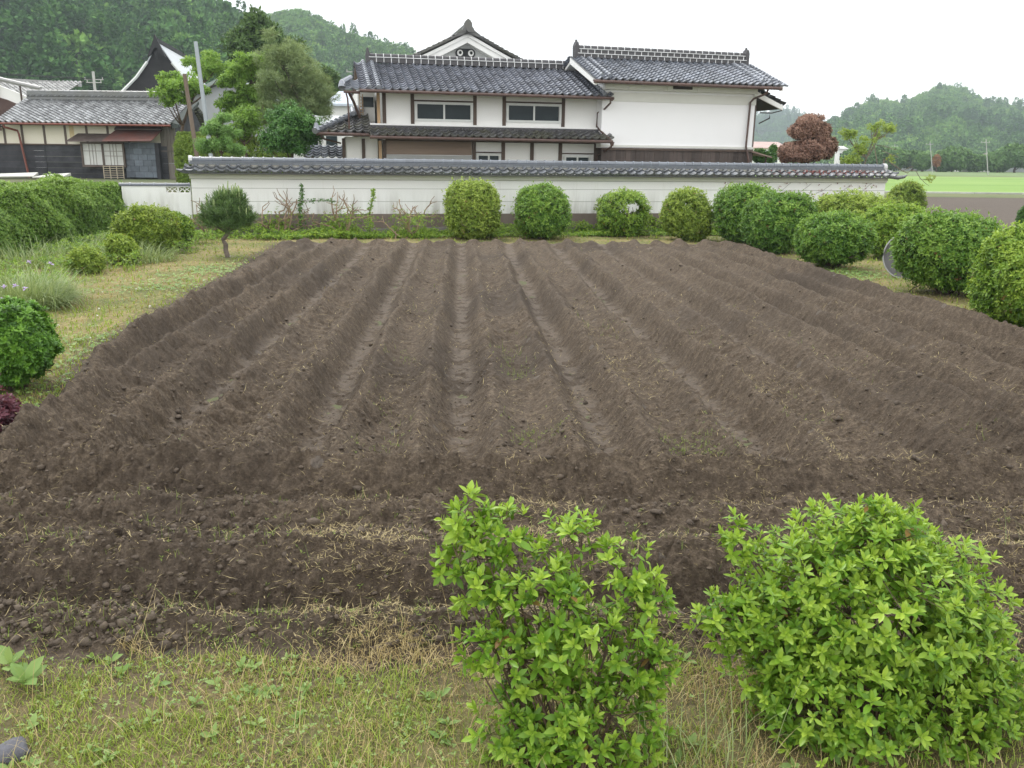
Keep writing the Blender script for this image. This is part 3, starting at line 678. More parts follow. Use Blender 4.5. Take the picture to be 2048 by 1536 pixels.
def build_house():
    H=Frame((-4.483,30,0),13); e=empty('tiled_house',H.o,H.a)
    tag(e,'two storey white walled house with sliding windows, dark posts and grey tiled roofs','house')
    # walls
    b=MB(); b.box(0,7.72,0,5,3.05,4.32); b.box(0.02,7.72,.02,5,0,2.75); b.build('wall',WHITE(),e)
    b=MB(); b.box(0.08,3.06,-.03,.0,2.16,2.68,tint=.9); b.build('wood_boards',m_plain('oldboard',(.25,.19,.15),(.17,.125,.10),1.3,.8,.3,(.25,1,2.5)),e)
    b=MB()
    for i in range(9): b.box(.1,3.03,-.06+.006*(i%2),-.03,2.14-.055*(i+1),2.14-.055*i-.006)
    b.build('shutter',m_plain('shut',(.42,.43,.42),(.36,.37,.37),2,.5,.05),e)
    posts(e,[(.07,3.1,4.2),(1.02,3.1,4.2),(3.17,3.1,4.2),(4.20,3.1,4.2),(6.33,3.1,4.2),(7.64,3.1,4.2)],.12)
    posts(e,[(3.14,0,2.62),(4.18,0,2.62),(5.22,0,2.62),(6.26,0,2.62),(7.58,0,2.62)],.12,-.04)
    posts(e,[(.05,0,2.62)],.12,-.045); posts(e,[(-.10,0,2.6),(-.12,3.1,4.2)],.10,-.05,.06,'pale_post',m_plain('palewood',(.48,.33,.19),(.40,.27,.16),2,.7,.2,(1,1,.2)))
    b=MB(); b.box(1.08,3.11,-.03,.01,3.90,3.95); b.box(4.26,6.27,-.03,.01,3.93,3.98); b.box(3.20,4.12,-.04,.01,2.24,2.28); b.box(6.32,7.52,-.04,.01,2.24,2.28); b.box(.1,7.55,-.05,.02,2.60,2.68)
    b.build('rail',DW(),e)
    b=MB(); b.box(7.62,7.78,-.06,.1,0,2.64); b.build('corner_post',DW(),e)
    slider(e,1.10,3.10,3.27,3.885); slider(e,4.28,6.26,3.29,3.915); slider(e,3.22,4.10,1.6,2.22); slider(e,6.40,7.40,1.6,2.2)
    # upper roof
    te,ze,tr,zr=-.9,4.16,2.3,5.28; s0,s1=-.78,7.86
    tm=m_tile('housetile',(.23,.245,.285),.0,.36,.55)
    mb=MB()
    V,F,t=tiles(s0,s1,te,ze,tr,zr,seed=2,cw=.262,rh=.225); mb.add(V,F,tint=t)
    V,F,t=tiles(s0,s1,5.5,ze,tr,zr,seed=3); mb.add(V,F,tint=t)
    mb.build('roof_tiles',tm,e)
    b=MB(); b.prism([(0,0),(1,0),(1,1)],0,1) if False else None
    b.hexa([(s0+.05,te+.05,ze-.08),(s0+.05,te+.05,ze-.01),(s0+.05,tr,zr-.12),(s0+.05,tr,zr-.01),(s1-.05,te+.05,ze-.08),(s1-.05,te+.05,ze-.01),(s1-.05,tr,zr-.12),(s1-.05,tr,zr-.01)])
    b.hexa([(s0+.05,tr,zr-.12),(s0+.05,tr,zr-.01),(s0+.05,5.4,ze-.08),(s0+.05,5.4,ze-.01),(s1-.05,tr,zr-.12),(s1-.05,tr,zr-.01),(s1-.05,5.4,ze-.08),(s1-.05,5.4,ze-.01)])
    b.build('eaves_board',m_plain('eave',(.16,.11,.085),(.22,.16,.12),2,.8,.2),e)
    b=MB(); b.add([(0.05,0.01,4.3),(0.05,5,4.3),(0.05,tr,zr-.13)],F3=[(0,1,2)]); b.build('gable_wall',WHITE(),e); b=MB(); b.add([(7.7,0.01,4.3),(7.7,5,4.3),(7.7,tr,zr-.13)],F3=[(0,1,2)]); b.build('gable_wall',WHITE(),e)
    for s in (s0+.32,s0+.62,s1-.3): mb=MB(); verge_row(mb,s,te,ze,tr,zr); mb.build('verge_tiles',m_tile('vergetile',(.30,.32,.36),0,.34,.5),e)
    ridge_white(e,-.25,7.6,tr,zr+.03,1)
    b=MB(); gutter(b,s0,s1,te-.05,ze-.03); 
    b.tube([(7.75,te-.03,ze-.06),(7.76,te,ze-.2),(7.68,te+.35,ze-.38),(7.58,-.09,ze-.5),(7.56,-.09,3.2)],.035,7)
    b.tube([(7.56,-.09,3.2),(7.6,-.5,3.02),(7.78,-1.0,2.74),(7.82,-1.05,2.60)],.035,7)
    b.tube([(7.78,te-.03,ze-.02),(7.78,te-.03,ze-.14)],[.08,.05],8); b.tube([(7.82,-1.06,2.66),(7.82,-1.06,2.52)],[.09,.05],8)
    b.tube([(7.8,-1.05,2.5),(7.72,-.4,2.3),(7.6,-.12,2.2),(7.6,-.12,0)],.035,7)
    b.build('downpipe',GUT(),e)
    # pent roof
    mb=MB(); V,F,t=tiles(-.45,7.9,-1.0,2.73,-.22,3.0,seed=5,cw=.262,rh=.26); mb.add(V,F,tint=t)
    mb.build('pent_roof',m_tile('mosstile',(.08,.08,.085),.55,.42),e)
    b=MB(); b.box(-.42,7.86,-.24,-.02,3.02,3.06); b.box(-.42,7.86,-.26,-.2,2.98,3.10,tint=.3); b.build('pent_flashing',m_tile('darktile'),e)
    b=MB(); b.box(-.42,7.7,-.22,.0,3.10,3.155); b.box(-.42,7.8,-.245,-.235,2.94,2.99); b.build('flashing_mortar',WHITE(),e)
    b=MB(); b.hexa([(-.4,-.97,2.66),(-.4,-.97,2.72),(-.4,0,2.90),(-.4,0,3.0),(7.8,-.97,2.66),(7.8,-.97,2.72),(7.8,0,2.90),(7.8,0,3.0)]); b.build('pent_soffit',m_plain('eave'),e)
    b=MB(); gutter(b,-.5,7.85,-1.05,2.69); b.build('gutter',GUT(),e)
    # left entrance wing
    b=MB(); b.box(-1.22,-.16,.35,3,0,2.72); b.box(-.75,-.18,.9,4.5,2.7,4.3); b.box(-.9,-.2,1.6,1.7,2.7,3.4) ; b.build('wing_wall',WHITE(),e)
    posts(e,[(-1.30,0,2.66),(-.64,0,2.66)],.11,.3,.4)
    mb=MB()
    V,F,t=tiles(-2.1,-.42,-.55,2.83,1.2,3.55,seed=6,clip=lambda m:(-2.1+1.55*m,9)); mb.add(V,F,tint=t)
    # the side slope of the hip
    V,F,t=tiles(-.55,3.2,0,0,1,1,seed=7) if False else (None,None,None)
    V=[];  a=tiles(-.5,3.4,-2.1,2.83,-.55,3.55,seed=8,clip=lambda m:(-.5+1.7*m,9)); v=a[0][:,[1,0,2]]; mb.add(v,a[1],tint=a[2])
    mb.build('wing_roof',m_tile('mosstile'),e)
    mb=MB()
    P0=np.array((-2.12,-.58,2.90)); P1=np.array((-.5,1.2,3.66)); k=11
    for i in range(k):
        a=P0+(P1-P0)*i/k; c=P0+(P1-P0)*(i+.97)/k; mb.tube([a+[0,0,.03],c],[.1,.08],8,tint=.3+.7*rng.random())
    P0=np.array((-1.35,.15,3.25))
    mb.tube([(-2.18,-.62,2.9),(-2.2,-.64,3.12)],[.13,.05],8); mb.tube([(-2.25,-.7,2.86),(-2.1,-.5,2.95)],.11,8)
    for i in range(3): mb.tube([(-.95+i*.16,.45+i*.12,3.48+i*.05),(-.95+i*.16,.9+i*.12,3.66+i*.05)],.085,8,tint=.9)
    mb.build('hip_tiles',m_tile('vergetile'),e)
    b=MB(); gutter(b,-2.2,-.5,-.6,2.79); b.tube([(-2.16,-.6,2.78),(-2.17,3.3,2.78)],.05,8); b.tube([(-2.1,-.55,2.75),(-1.95,-.2,2.62),(-1.4,.3,2.5)],.03,6)
    gutter(b,-1.28,-.75,-.75,4.10,.045); b.tube([(-1.2,-.7,4.05),(-1.16,-.7,3.9),(-1.14,-.7,3.4),(-1.14,-.6,2.95)],.03,6); b.tube([(-1.1,-.7,4.05),(-.95,-.4,3.8),(-.75,.1,3.35)],.05,6)
    b.build('wing_gutter',GUT(),e)
    b=MB(); b.hexa([(-2.05,-.5,2.72),(-2.05,-.5,2.78),(-.9,1.2,2.95),(-.9,1.2,3.4),(-.45,-.5,2.72),(-.45,-.5,2.78),(-.45,1.2,2.95),(-.45,1.2,3.4)]); b.build('wing_soffit',m_plain('eave'),e)
    mb=MB(); V,F,t=tiles(-1.3,-.72,-.75,4.16,.6,4.55,seed=9); mb.add(V,F,tint=t); mb.tube([(-1.32,-.75,4.25),(-1.3,-.3,4.42),(-1.0,.2,4.62)],[.13,.09,.08],8); mb.tube([(-1.34,-.8,4.22),(-1.34,-.72,4.42)],[.12,.06],8); mb.build('corner_roof',m_tile('vergetile'),e)
    b=MB(); b.box(-.62,-.22,.84,.9,3.72,4.05); b.build('vent_window',GL(),e)
    b=MB(); 
    for s in (-.70,-.60): b.box(s-.012,s+.012,.6,.62,3.45,4.12)
    for i in range(6): b.box(-.70,-.60,.6,.615,3.52+i*.1,3.54+i*.1)
    b.build('ladder_frame',m_plain('palewood'),e)
def build_gable():
    g=Frame((-2.034,38,0),13); e=empty('gabled_house',g.o,g.a)
    tag(e,'white gabled house with black double ring emblem rising behind the tiled house','house')
    P=[(-3.9,0),(3.9,0),(3.9,5.2),(0,6.98),(-3.9,5.2)]
    b=MB(); b.prism(P,.45,9); b.build('wall',m_plain('gablew',(.62,.63,.62),(.56,.57,.56),.8,.9,.1),e)
    zs=lambda s: 7.16-abs(s)*.455-.02*math.sin(min(abs(s)/4,1)*math.pi)*3
    b=MB()
    for sg in (-1,1):
        for (o,w,t0) in ((.0,.36,-.02),(.0,.13,-.08)):
            for i in range(8):
                a=sg*i*.55; c=sg*(i+1)*.55
                b.hexa([(a,t0,zs(a)-w-.08),(a,t0,zs(a)-.08),(a,.5,zs(a)-w-.08),(a,.5,zs(a)-.08),(c,t0,zs(c)-w-.08),(c,t0,zs(c)-.08),(c,.5,zs(c)-w-.08),(c,.5,zs(c)-.08)])
    b.build('bargeboard',WHITE(),e)
    mb=MB()
    for sg in (-1,1):
        a=tiles(-.2,9.2,sg*4.4,zs(4.4),0,7.16,seed=12); v=a[0][:,[1,0,2]]; v[:,2]+=-.06*np.sin(np.clip(np.abs(v[:,0])/4,0,1)*math.pi); mb.add(v,a[1],tint=a[2])
        for i in range(18):
            a=sg*i*.245; c=sg*(i+1)*.245; 
            for t0 in (-.12,.12): mb.tube([(a,t0,zs(a)+.03),(c,t0,zs(c)+.055)],[.062,.075],7,tint=.3+.5*rng.random())
    mb.build('roof_tiles',m_tile('gabletile',(.085,.085,.085),.4,.45),e)
    mb=MB(); mb.box(-.16,.16,0,9,7.12,7.36)
    mb.prism([(-.30,7.10),(.30,7.10),(.22,7.26),(.17,7.32),(.16,7.45),(.09,7.56),(.0,7.62),(-.09,7.56),(-.16,7.45),(-.17,7.32),(-.22,7.26)],-.22,-.02)
    mb.prism([(-.62,6.88),(-.3,6.98),(0,7.14),(.3,6.98),(.62,6.88),(.5,7.02),(.24,7.2),(-.24,7.2),(-.5,7.02)],-.19,.0)
    mb.tube([(0,-.34,7.18),(0,-.1,7.18)],.09,10); mb.tube([(0,-.1,7.44),(0,9,7.44)],.08,8); mb.build('ridge_ornament',m_tile('gabletile'),e)
    # emblem: dark capsule with two pale rings
    b=MB(); r=.185; cz=6.34; cx=-.02; pts=[]
    for i in range(13): a=-math.pi/2+math.pi*i/12; pts.append((cx+.24+r*math.cos(a)*1.0,cz+r*math.sin(a)))
    for i in range(13): a=math.pi/2+math.pi*i/12; pts.append((cx-.24+r*math.cos(a)*1.0,cz+r*math.sin(a)))
    b.prism(pts,.39,.46); o=b.build('emblem',m_plain('blk',(.02,.022,.024),(.03,.03,.032),3,.7,.1),e)
    for s in (-.235,.235):
        b=MB(); n=20
        ro=[(cx+s+.125*math.cos(i*2*math.pi/n),cz+.01+.13*math.sin(i*2*math.pi/n)) for i in range(n)]
        ri=[(cx+s*1.0+(.012 if s<0 else .012)+.062*math.cos(i*2*math.pi/n),cz+.02+.066*math.sin(i*2*math.pi/n)) for i in range(n)]
        V=[(p[0],.372,p[1]) for p in ro]+[(p[0],.372,p[1]) for p in ri]+[(p[0],.392,p[1]) for p in ro]+[(p[0],.392,p[1]) for p in ri]
        F=[(i,(i+1)%n,n+(i+1)%n,n+i) for i in range(n)]+[(i,2*n+i,2*n+(i+1)%n,(i+1)%n) for i in range(n)]+[(n+i,n+(i+1)%n,3*n+(i+1)%n,3*n+i) for i in range(n)]
        b.add(V,F); b.build('ring',WHITE(),o)
def build_kura():
    K=Frame((3.03,31.2,0),15); e=empty('storehouse',K.o,K.a)
    tag(e,'windowless white plastered storehouse with tiled roof standing right of the windowed house','storehouse')
    b=MB(); b.box(0,5.95,0,4.2,2.47,4.62); b.build('wall',m_plain('kuraw',(.88,.88,.89),(.85,.85,.86),.5,.8,.05),e)
    b=MB(); b.box(-.02,5.97,-.03,.0,4.05,4.35); b.box(.0,5.9,-.20,.0,4.43,4.60); b.box(-.02,5.99,-.05,.02,2.50,2.58)
    for s in (.9,2.35,3.5): b.box(s,s+.22,-.22,-.2,4.42,4.60)
    b.build('plaster_band',m_plain('band',(.72,.72,.68),(.66,.66,.62),1,.8,.1),e)
    b=MB(); b.box(2.55,3.28,-.26,-.18,4.50,4.60); b.build('vent',m_plain('ventd',(.035,.03,.028),(.05,.04,.035),3,.8,.1),e)
    b=MB(); rg=np.random.default_rng(2)
    for i in range(32): b.box(.02+i*.185,.02+i*.185+.18,-.04-.006*(i%2),.02,0,2.40,tint=rg.random())
    b.build('boards',m_plain('kboard',(.055,.045,.042),(.11,.085,.075),3,.85,.3,(1,1,.12)),e)
    b=MB(); b.box(0,5.96,-.09,.02,2.40,2.475); b.build('rail',DW(),e)
    te,ze,tr,zr=-.8,4.66,1.9,5.62; s0,s1=-.62,6.62
    mb=MB(); V,F,t=tiles(s0,s1,te,ze,tr,zr,seed=21,cw=.262,rh=.22); mb.add(V,F,tint=t); V,F,t=tiles(s0,s1,4.8,ze-.05,tr,zr,seed=22); mb.add(V,F,tint=t)
    mb.build('roof_tiles',m_tile('kuratile',(.23,.25,.29),0,.36,.55),e)
    for s in (s0+.38,s0+.68,s1-.75,s1-.42): mb=MB(); verge_row(mb,s,te+.25,ze+.09,tr,zr); mb.build('verge_tiles',m_tile('vergetile'),e)
    mb=MB()
    for i in range(11):
        f=i/11; mb.tube([(s1-.05,te+(tr-te)*f,ze+(zr-ze)*f+.06),(s1+.12,te+(tr-te)*f,ze+(zr-ze)*f+.03)],[.05,.035],6)
    mb.build('edge_tiles',m_tile('vergetile'),e)
    ridge_white(e,-.35,6.45,tr,zr+.02,2,.262,.155)
    for s in (s0+.02,s1-.14):
        b=MB(); b.hexa([(s,te+.02,ze-.16),(s,te+.02,ze-.0),(s,tr,zr-.2),(s,tr,zr-.0),(s+.10,te+.02,ze-.16),(s+.10,te+.02,ze-.0),(s+.10,tr,zr-.2),(s+.10,tr,zr-.0)]); b.build('bargeboard',WHITE(),e)
    b=MB(); b.hexa([(s0+.1,te+.05,ze-.10),(s0+.1,te+.05,ze-.01),(s0+.1,tr,zr-.12),(s0+.1,tr,zr-.01),(s1-.1,te+.05,ze-.10),(s1-.1,te+.05,ze-.01),(s1-.1,tr,zr-.12),(s1-.1,tr,zr-.01)])
    b.hexa([(s0+.1,tr,zr-.12),(s0+.1,tr,zr-.01),(s0+.1,4.7,ze-.14),(s0+.1,4.7,ze-.06),(s1-.1,tr,zr-.12),(s1-.1,tr,zr-.01),(s1-.1,4.7,ze-.14),(s1-.1,4.7,ze-.06)])
    b.build('soffit',m_plain('band'),e)
    b=MB(); b.add([(0.0,0.0,4.6),(0.0,4.2,4.6),(0.0,tr,zr-.12)],F3=[(0,1,2)]); b.build('gable_wall',WHITE(),e); b=MB(); b.add([(5.95,0.0,4.6),(5.95,4.2,4.6),(5.95,tr,zr-.12)],F3=[(0,1,2)]); b.build('gable_wall',WHITE(),e)
    b=MB(); gutter(b,s0-.02,s1-.15,te-.05,ze-.05,.055); b.build('gutter',GUT(),e)
    b=MB(); b.tube([(5.95,te-.02,ze-.08),(5.93,te+.05,ze-.25),(5.76,-.2,ze-.40),(5.70,-.09,ze-.52),(5.66,-.09,2.6),(5.72,-.12,2.35),(5.78,-.14,2.1),(5.78,-.14,0)],.038,7)
    b.build('downpipe',GUT(),e)
    # lean-to on the far side
    b=MB(); b.box(5.97,6.22,.35,3.6,0,4.35); b.build('side_wall',m_plain('sidew',(.13,.10,.09),(.19,.15,.13),2,.8,.3,(1,1,.2)),e)
    b=MB(); b.box(6.02,6.12,.30,.35,2.9,4.0); b.build('side_window',m_plain('alum'),e)
    b=MB(); b.hexa([(5.85,-.1,4.38),(5.85,-.1,4.56),(5.85,-.02,4.38),(5.85,-.02,4.56),(7.05,-.1,3.90),(7.05,-.1,4.06),(7.05,-.02,3.90),(7.05,-.02,4.06)]); b.build('side_bargeboard',WHITE(),e)
    mb=MB(); a=tiles(-.15,3.8,7.1,4.07,5.95,4.58,seed=23); mb.add(a[0][:,[1,0,2]],a[1],tint=a[2]); mb.build('side_roof',m_tile('darktile'),e)
    b=MB(); b.hexa([(5.95,0,4.28),(5.95,0,4.5),(5.95,3.6,4.28),(5.95,3.6,4.5),(7.0,0,3.94),(7.0,0,4.02),(7.0,3.6,3.94),(7.0,3.6,4.02)]); b.build('side_soffit',m_plain('ventd'),e)
    b=MB(); b.tube([(6.2,.05,3.80),(6.7,.05,3.80),(7.1,.05,3.90)],.022,6); b.tube([(6.62,.05,3.80),(6.62,.05,3.62),(6.2,.05,3.42)],.025,6); b.build('side_gutter',m_plain('ventd'),e)
    mb=MB(); mb.hexa([(5.98,.2,2.42),(5.98,.2,2.48),(5.98,1.8,2.6),(5.98,1.8,2.66),(6.9,.1,2.20),(6.9,.1,2.24),(6.9,1.8,2.3),(6.9,1.8,2.34)]); mb.build('annex_roof',m_plain('rusty',(.33,.24,.21),(.22,.14,.12),2,.6,.1),e)
    b=MB(); b.box(6.75,6.8,.3,.35,0,2.25); b.build('annex_post',DW(),e)
def build_shed():
    zb=.85; S=Frame((-24.45,42,zb),0); e=empty('timber_shed',S.o,0)
    tag(e,'old shed with black boarded lower wall, cream plaster bays and silvery tiled roof','shed')
    cream=m_plain('cream',(.76,.73,.62),(.70,.66,.52),.9,.9,.2)
    b=MB(); b.box(.1,7.75,0,3.6,1.55,2.75); b.box(-.9,.1,.05,3.0,1.55,2.2); b.build('plaster_wall',cream,e)
    b=MB(); rg=np.random.default_rng(4)
    for i in range(6):
        for j in range(3): b.box(-.8+j*2.9,-.8+j*2.9+2.88,-.05-.012*(5-i),.05,.0+i*.262,.256+i*.262,tint=rg.random())
    b.build('black_boards',m_plain('tar',(.022,.023,.028),(.055,.056,.064),1.8,.75,.5),e)
    b=MB(); b.box(-.9,7.3,-.13,0,1.565,1.62); b.build('rail',DW(),e)
    pm=m_plain('grayw',(.10,.08,.07),(.15,.12,.10),2,.8,.3,(1,1,.2))
    posts(e,[(.2,1.62,2.6),(1.05,1.62,2.6),(2.1,1.62,2.6),(3.1,1.62,2.6),(4.12,1.62,2.6),(5.12,1.62,2.6),(6.1,1.62,2.6),(-.75,1.62,2.1)],.1,-.03,.05,'post',pm)
    b=MB()
    for i in range(4): b.hexa([(2.05+i*0,0,0)]*8) if False else None
    st=m_plain('oststain',(.55,.38,.14),(.62,.50,.28),2,.9,.1)
    # rusty stain patches on the plaster
    b.box(3.3,3.52,-.006,.01,1.75,2.55); b.build('stain',m_plain('stainb',(.58,.46,.24),(.64,.56,.38),3,.9,.1),e)
    # window bay
    b=MB(); s0,s1,z0,z1=3.98,6.02,.58,1.72
    for q in ((s0,s1,z0,z0+.1),(s0,s1,z1-.08,z1)): b.box(q[0],q[1],-.5,-.12,q[2],q[3])
    for s in (s0,(s0+s1)/2-.04,s1-.08): b.box(s,s+.08,-.5,-.12,z0+.1,z1-.08)
    w=b.build('window',pm,e)
    b=MB(); b.box(s0+.08,s1-.08,-.44,-.40,z0+.1,z1-.08); b.build('paper_pane',m_plain('paper',(.62,.63,.60),(.55,.56,.54),3,.8,.1),w)
    b=MB()
    for h,(a,c) in enumerate(((s0+.08,(s0+s1)/2-.04),((s0+s1)/2+.04,s1-.08))):
        for f in (.33,.5,.66): 
            if f==.5 and h==1 or f!=.5 or h==0: b.box(a+(c-a)*f-.012,a+(c-a)*f+.012,-.46,-.44,z0+.1,z1-.08)
        b.box(a,c,-.462,-.441,z1-.42,z1-.39)
        if h: b.box(a,c,-.462,-.441,z0+.5,z0+.53)
    b.build('muntin',m_plain('muntg',(.35,.33,.30),(.28,.26,.24),3,.8,.1),w)
    # hoods
    b=MB(); b.hexa([(3.55,-.95,1.72),(3.55,-.95,1.75),(3.7,0,2.08),(3.7,0,2.12),(5.75,-.95,1.74),(5.75,-.95,1.77),(5.7,0,2.08),(5.7,0,2.12)]); b.build('tin_hood',m_plain('darktin',(.06,.045,.042),(.12,.09,.08),2,.6,.1),e)
    b=MB(); b.hexa([(5.3,-1.1,1.74),(5.3,-1.1,1.77),(5.55,0,2.30),(5.55,0,2.33),(7.6,-1.1,1.78),(7.6,-1.1,1.81),(7.75,0,2.32),(7.75,0,2.35)]); b.build('rusty_hood',m_plain('rust',(.13,.05,.038),(.085,.045,.038),1.6,.7,.3),e)
    b=MB(); b.hexa([(5.55,-.25,2.28),(5.55,-.25,2.34),(5.6,0,2.52),(5.6,0,2.55),(7.75,-.25,2.3),(7.75,-.25,2.36),(7.8,0,2.52),(7.8,0,2.55)]); b.build('hood_flashing',m_plain('darktin'),e)
    # block panel
    b=MB()
    for i in range(6):
        for j in range(4):
            o=.2*(i%2); a=max(5.98,5.98+j*.42-o); c=min(7.42,5.98+(j+1)*.42-o-.012)
            if c>a: b.box(a,c,-.36-.004*((i+j)%3),-.1,.12+i*.27,.12+(i+1)*.27-.012,tint=rg.random())
    b.build('block_panel',m_plain('blueb',(.17,.20,.235),(.11,.125,.15),3,.8,.4),e)
    b=MB(); b.box(7.42,7.6,-.34,0,.05,1.72); b.build('panel_side',m_plain('tar'),e)
    b=MB()
    for i in range(9): b.box(7.6+i*.08,7.6+i*.08+.07,-.02-.02*(i%2),.05,.75+.05,2.6)
    b.box(7.58,8.32,-.05,.05,.0,.78); b.box(7.58,8.34,-.07,-.03,1.32,1.38,tint=0); b.build('side_boards',m_plain('greyb',(.22,.20,.18),(.14,.12,.10),3,.85,.3,(1,1,.15)),e)
    b=MB(); b.box(-.9,8.2,-.06,3,-.5,.02); b.build('stone_base',m_plain('sbase',(.26,.23,.19),(.17,.15,.12),2,.9,.7),e)
    # right end wall, visible under the verge
    te,ze,tr,zr=-.65,2.55,2.3,3.75
    b=MB(); b.add([(8.3,0,0),(8.3,3.6,0),(8.3,3.6,2.6),(8.3,tr,zr-.1),(8.3,0,2.7)],F3=[(0,1,2),(0,2,3),(0,3,4)]); b.build('end_wall',m_plain('tar'),e)
    mb=MB(); V,F,t=tiles(.2,8.45,te,ze,tr,zr,seed=31,rh=.23); mb.add(V,F,tint=t); V,F,t=tiles(.2,8.45,5,ze,tr,zr,seed=32); mb.add(V,F,tint=t)
    mb.build('roof_tiles',m_tile('shedtile',(.40,.41,.42),0,.34,.6),e)
    b=MB(); b.hexa([(.3,te+.05,ze-.1),(.3,te+.05,ze-.01),(.3,tr,zr-.12),(.3,tr,zr-.01),(8.7,te+.05,ze-.1),(8.7,te+.05,ze-.01),(8.7,tr,zr-.12),(8.7,tr,zr-.01)]); 
    b.hexa([(8.46,te,ze-.16),(8.46,te,ze+.08),(8.46,tr,zr-.15),(8.46,tr,zr+.08),(8.75,te,ze-.16),(8.75,te,ze+.0),(8.75,tr,zr-.15),(8.75,tr,zr+.0)]); b.build('verge_board',m_plain('vb',(.035,.045,.04),(.05,.06,.055),2,.8,.1),e)
    mb=MB(); ridge_mesh(mb,.3,8.2,tr,zr+.0,.36,.36,.09,.3); mb.tube([(-.15,-.4,2.6),(.1,.2,2.75),(-.1,.6,2.85)],[.1,.13,.06],7); mb.build('ridge_tiles',m_tile('ridgelight',(.16,.17,.17),.3,.4),e)
    mb=MB(); V,F,t=tiles(-1.1,.25,-.5,2.25,2,2.9,seed=35); mb.add(V,F,tint=t); mb.build('porch_roof',m_tile('darktile'),e)
    b=MB(); gutter(b,.2,8.4,te-.05,ze-.04,.045); b.tube([(.55,te,ze-.05),(.6,te,ze-.2),(.95,-.2,2.2),(1.0,-.2,2.0),(1.25,-.25,-.0)],.05,7); b.build('red_downpipe',m_plain('redp',(.22,.07,.05),(.16,.06,.045),3,.5,.1),e)
    # crate like lattice leaning at the wall: its own thing
    c=empty('lattice_screen',S.o+[5.52,-.75,-.02],0); tag(c,'pale wooden lattice screen leaning under the shed window','screen')
    b=MB()
    for i in range(7): b.box(-.45,.5,0,.03,.03+i*.1,.055+i*.1)
    for i in range(4): b.box(-.46+i*.31,-.43+i*.31,-.01,.04,.0,.68)
    b.build('lattice',m_plain('lat',(.50,.44,.33),(.40,.35,.27),3,.8,.1),c)
    for (s,y,l,r,nm) in ((1.7,-2.5,1.0,.16,'white sheet lying on the ground before the black boards'),(3.6,-2.7,.7,-.1,'smaller pale sheet lying right of the longer one')):
        q=empty('plank_sheet',S.o+[s,y,0.1],r); tag(q,nm,'sheet'); b=MB(); b.hexa([(-l,-.3,.02),(-l,-.3,.06),(-l+.2,.5,.02),(-l+.2,.5,.16),(l,-.2,.05),(l,-.2,.1),(l,.4,.12),(l,.4,.24)]); b.build('sheet_panel',m_plain('sheetw',(.62,.62,.58),(.55,.55,.5),2,.8,.1),q)
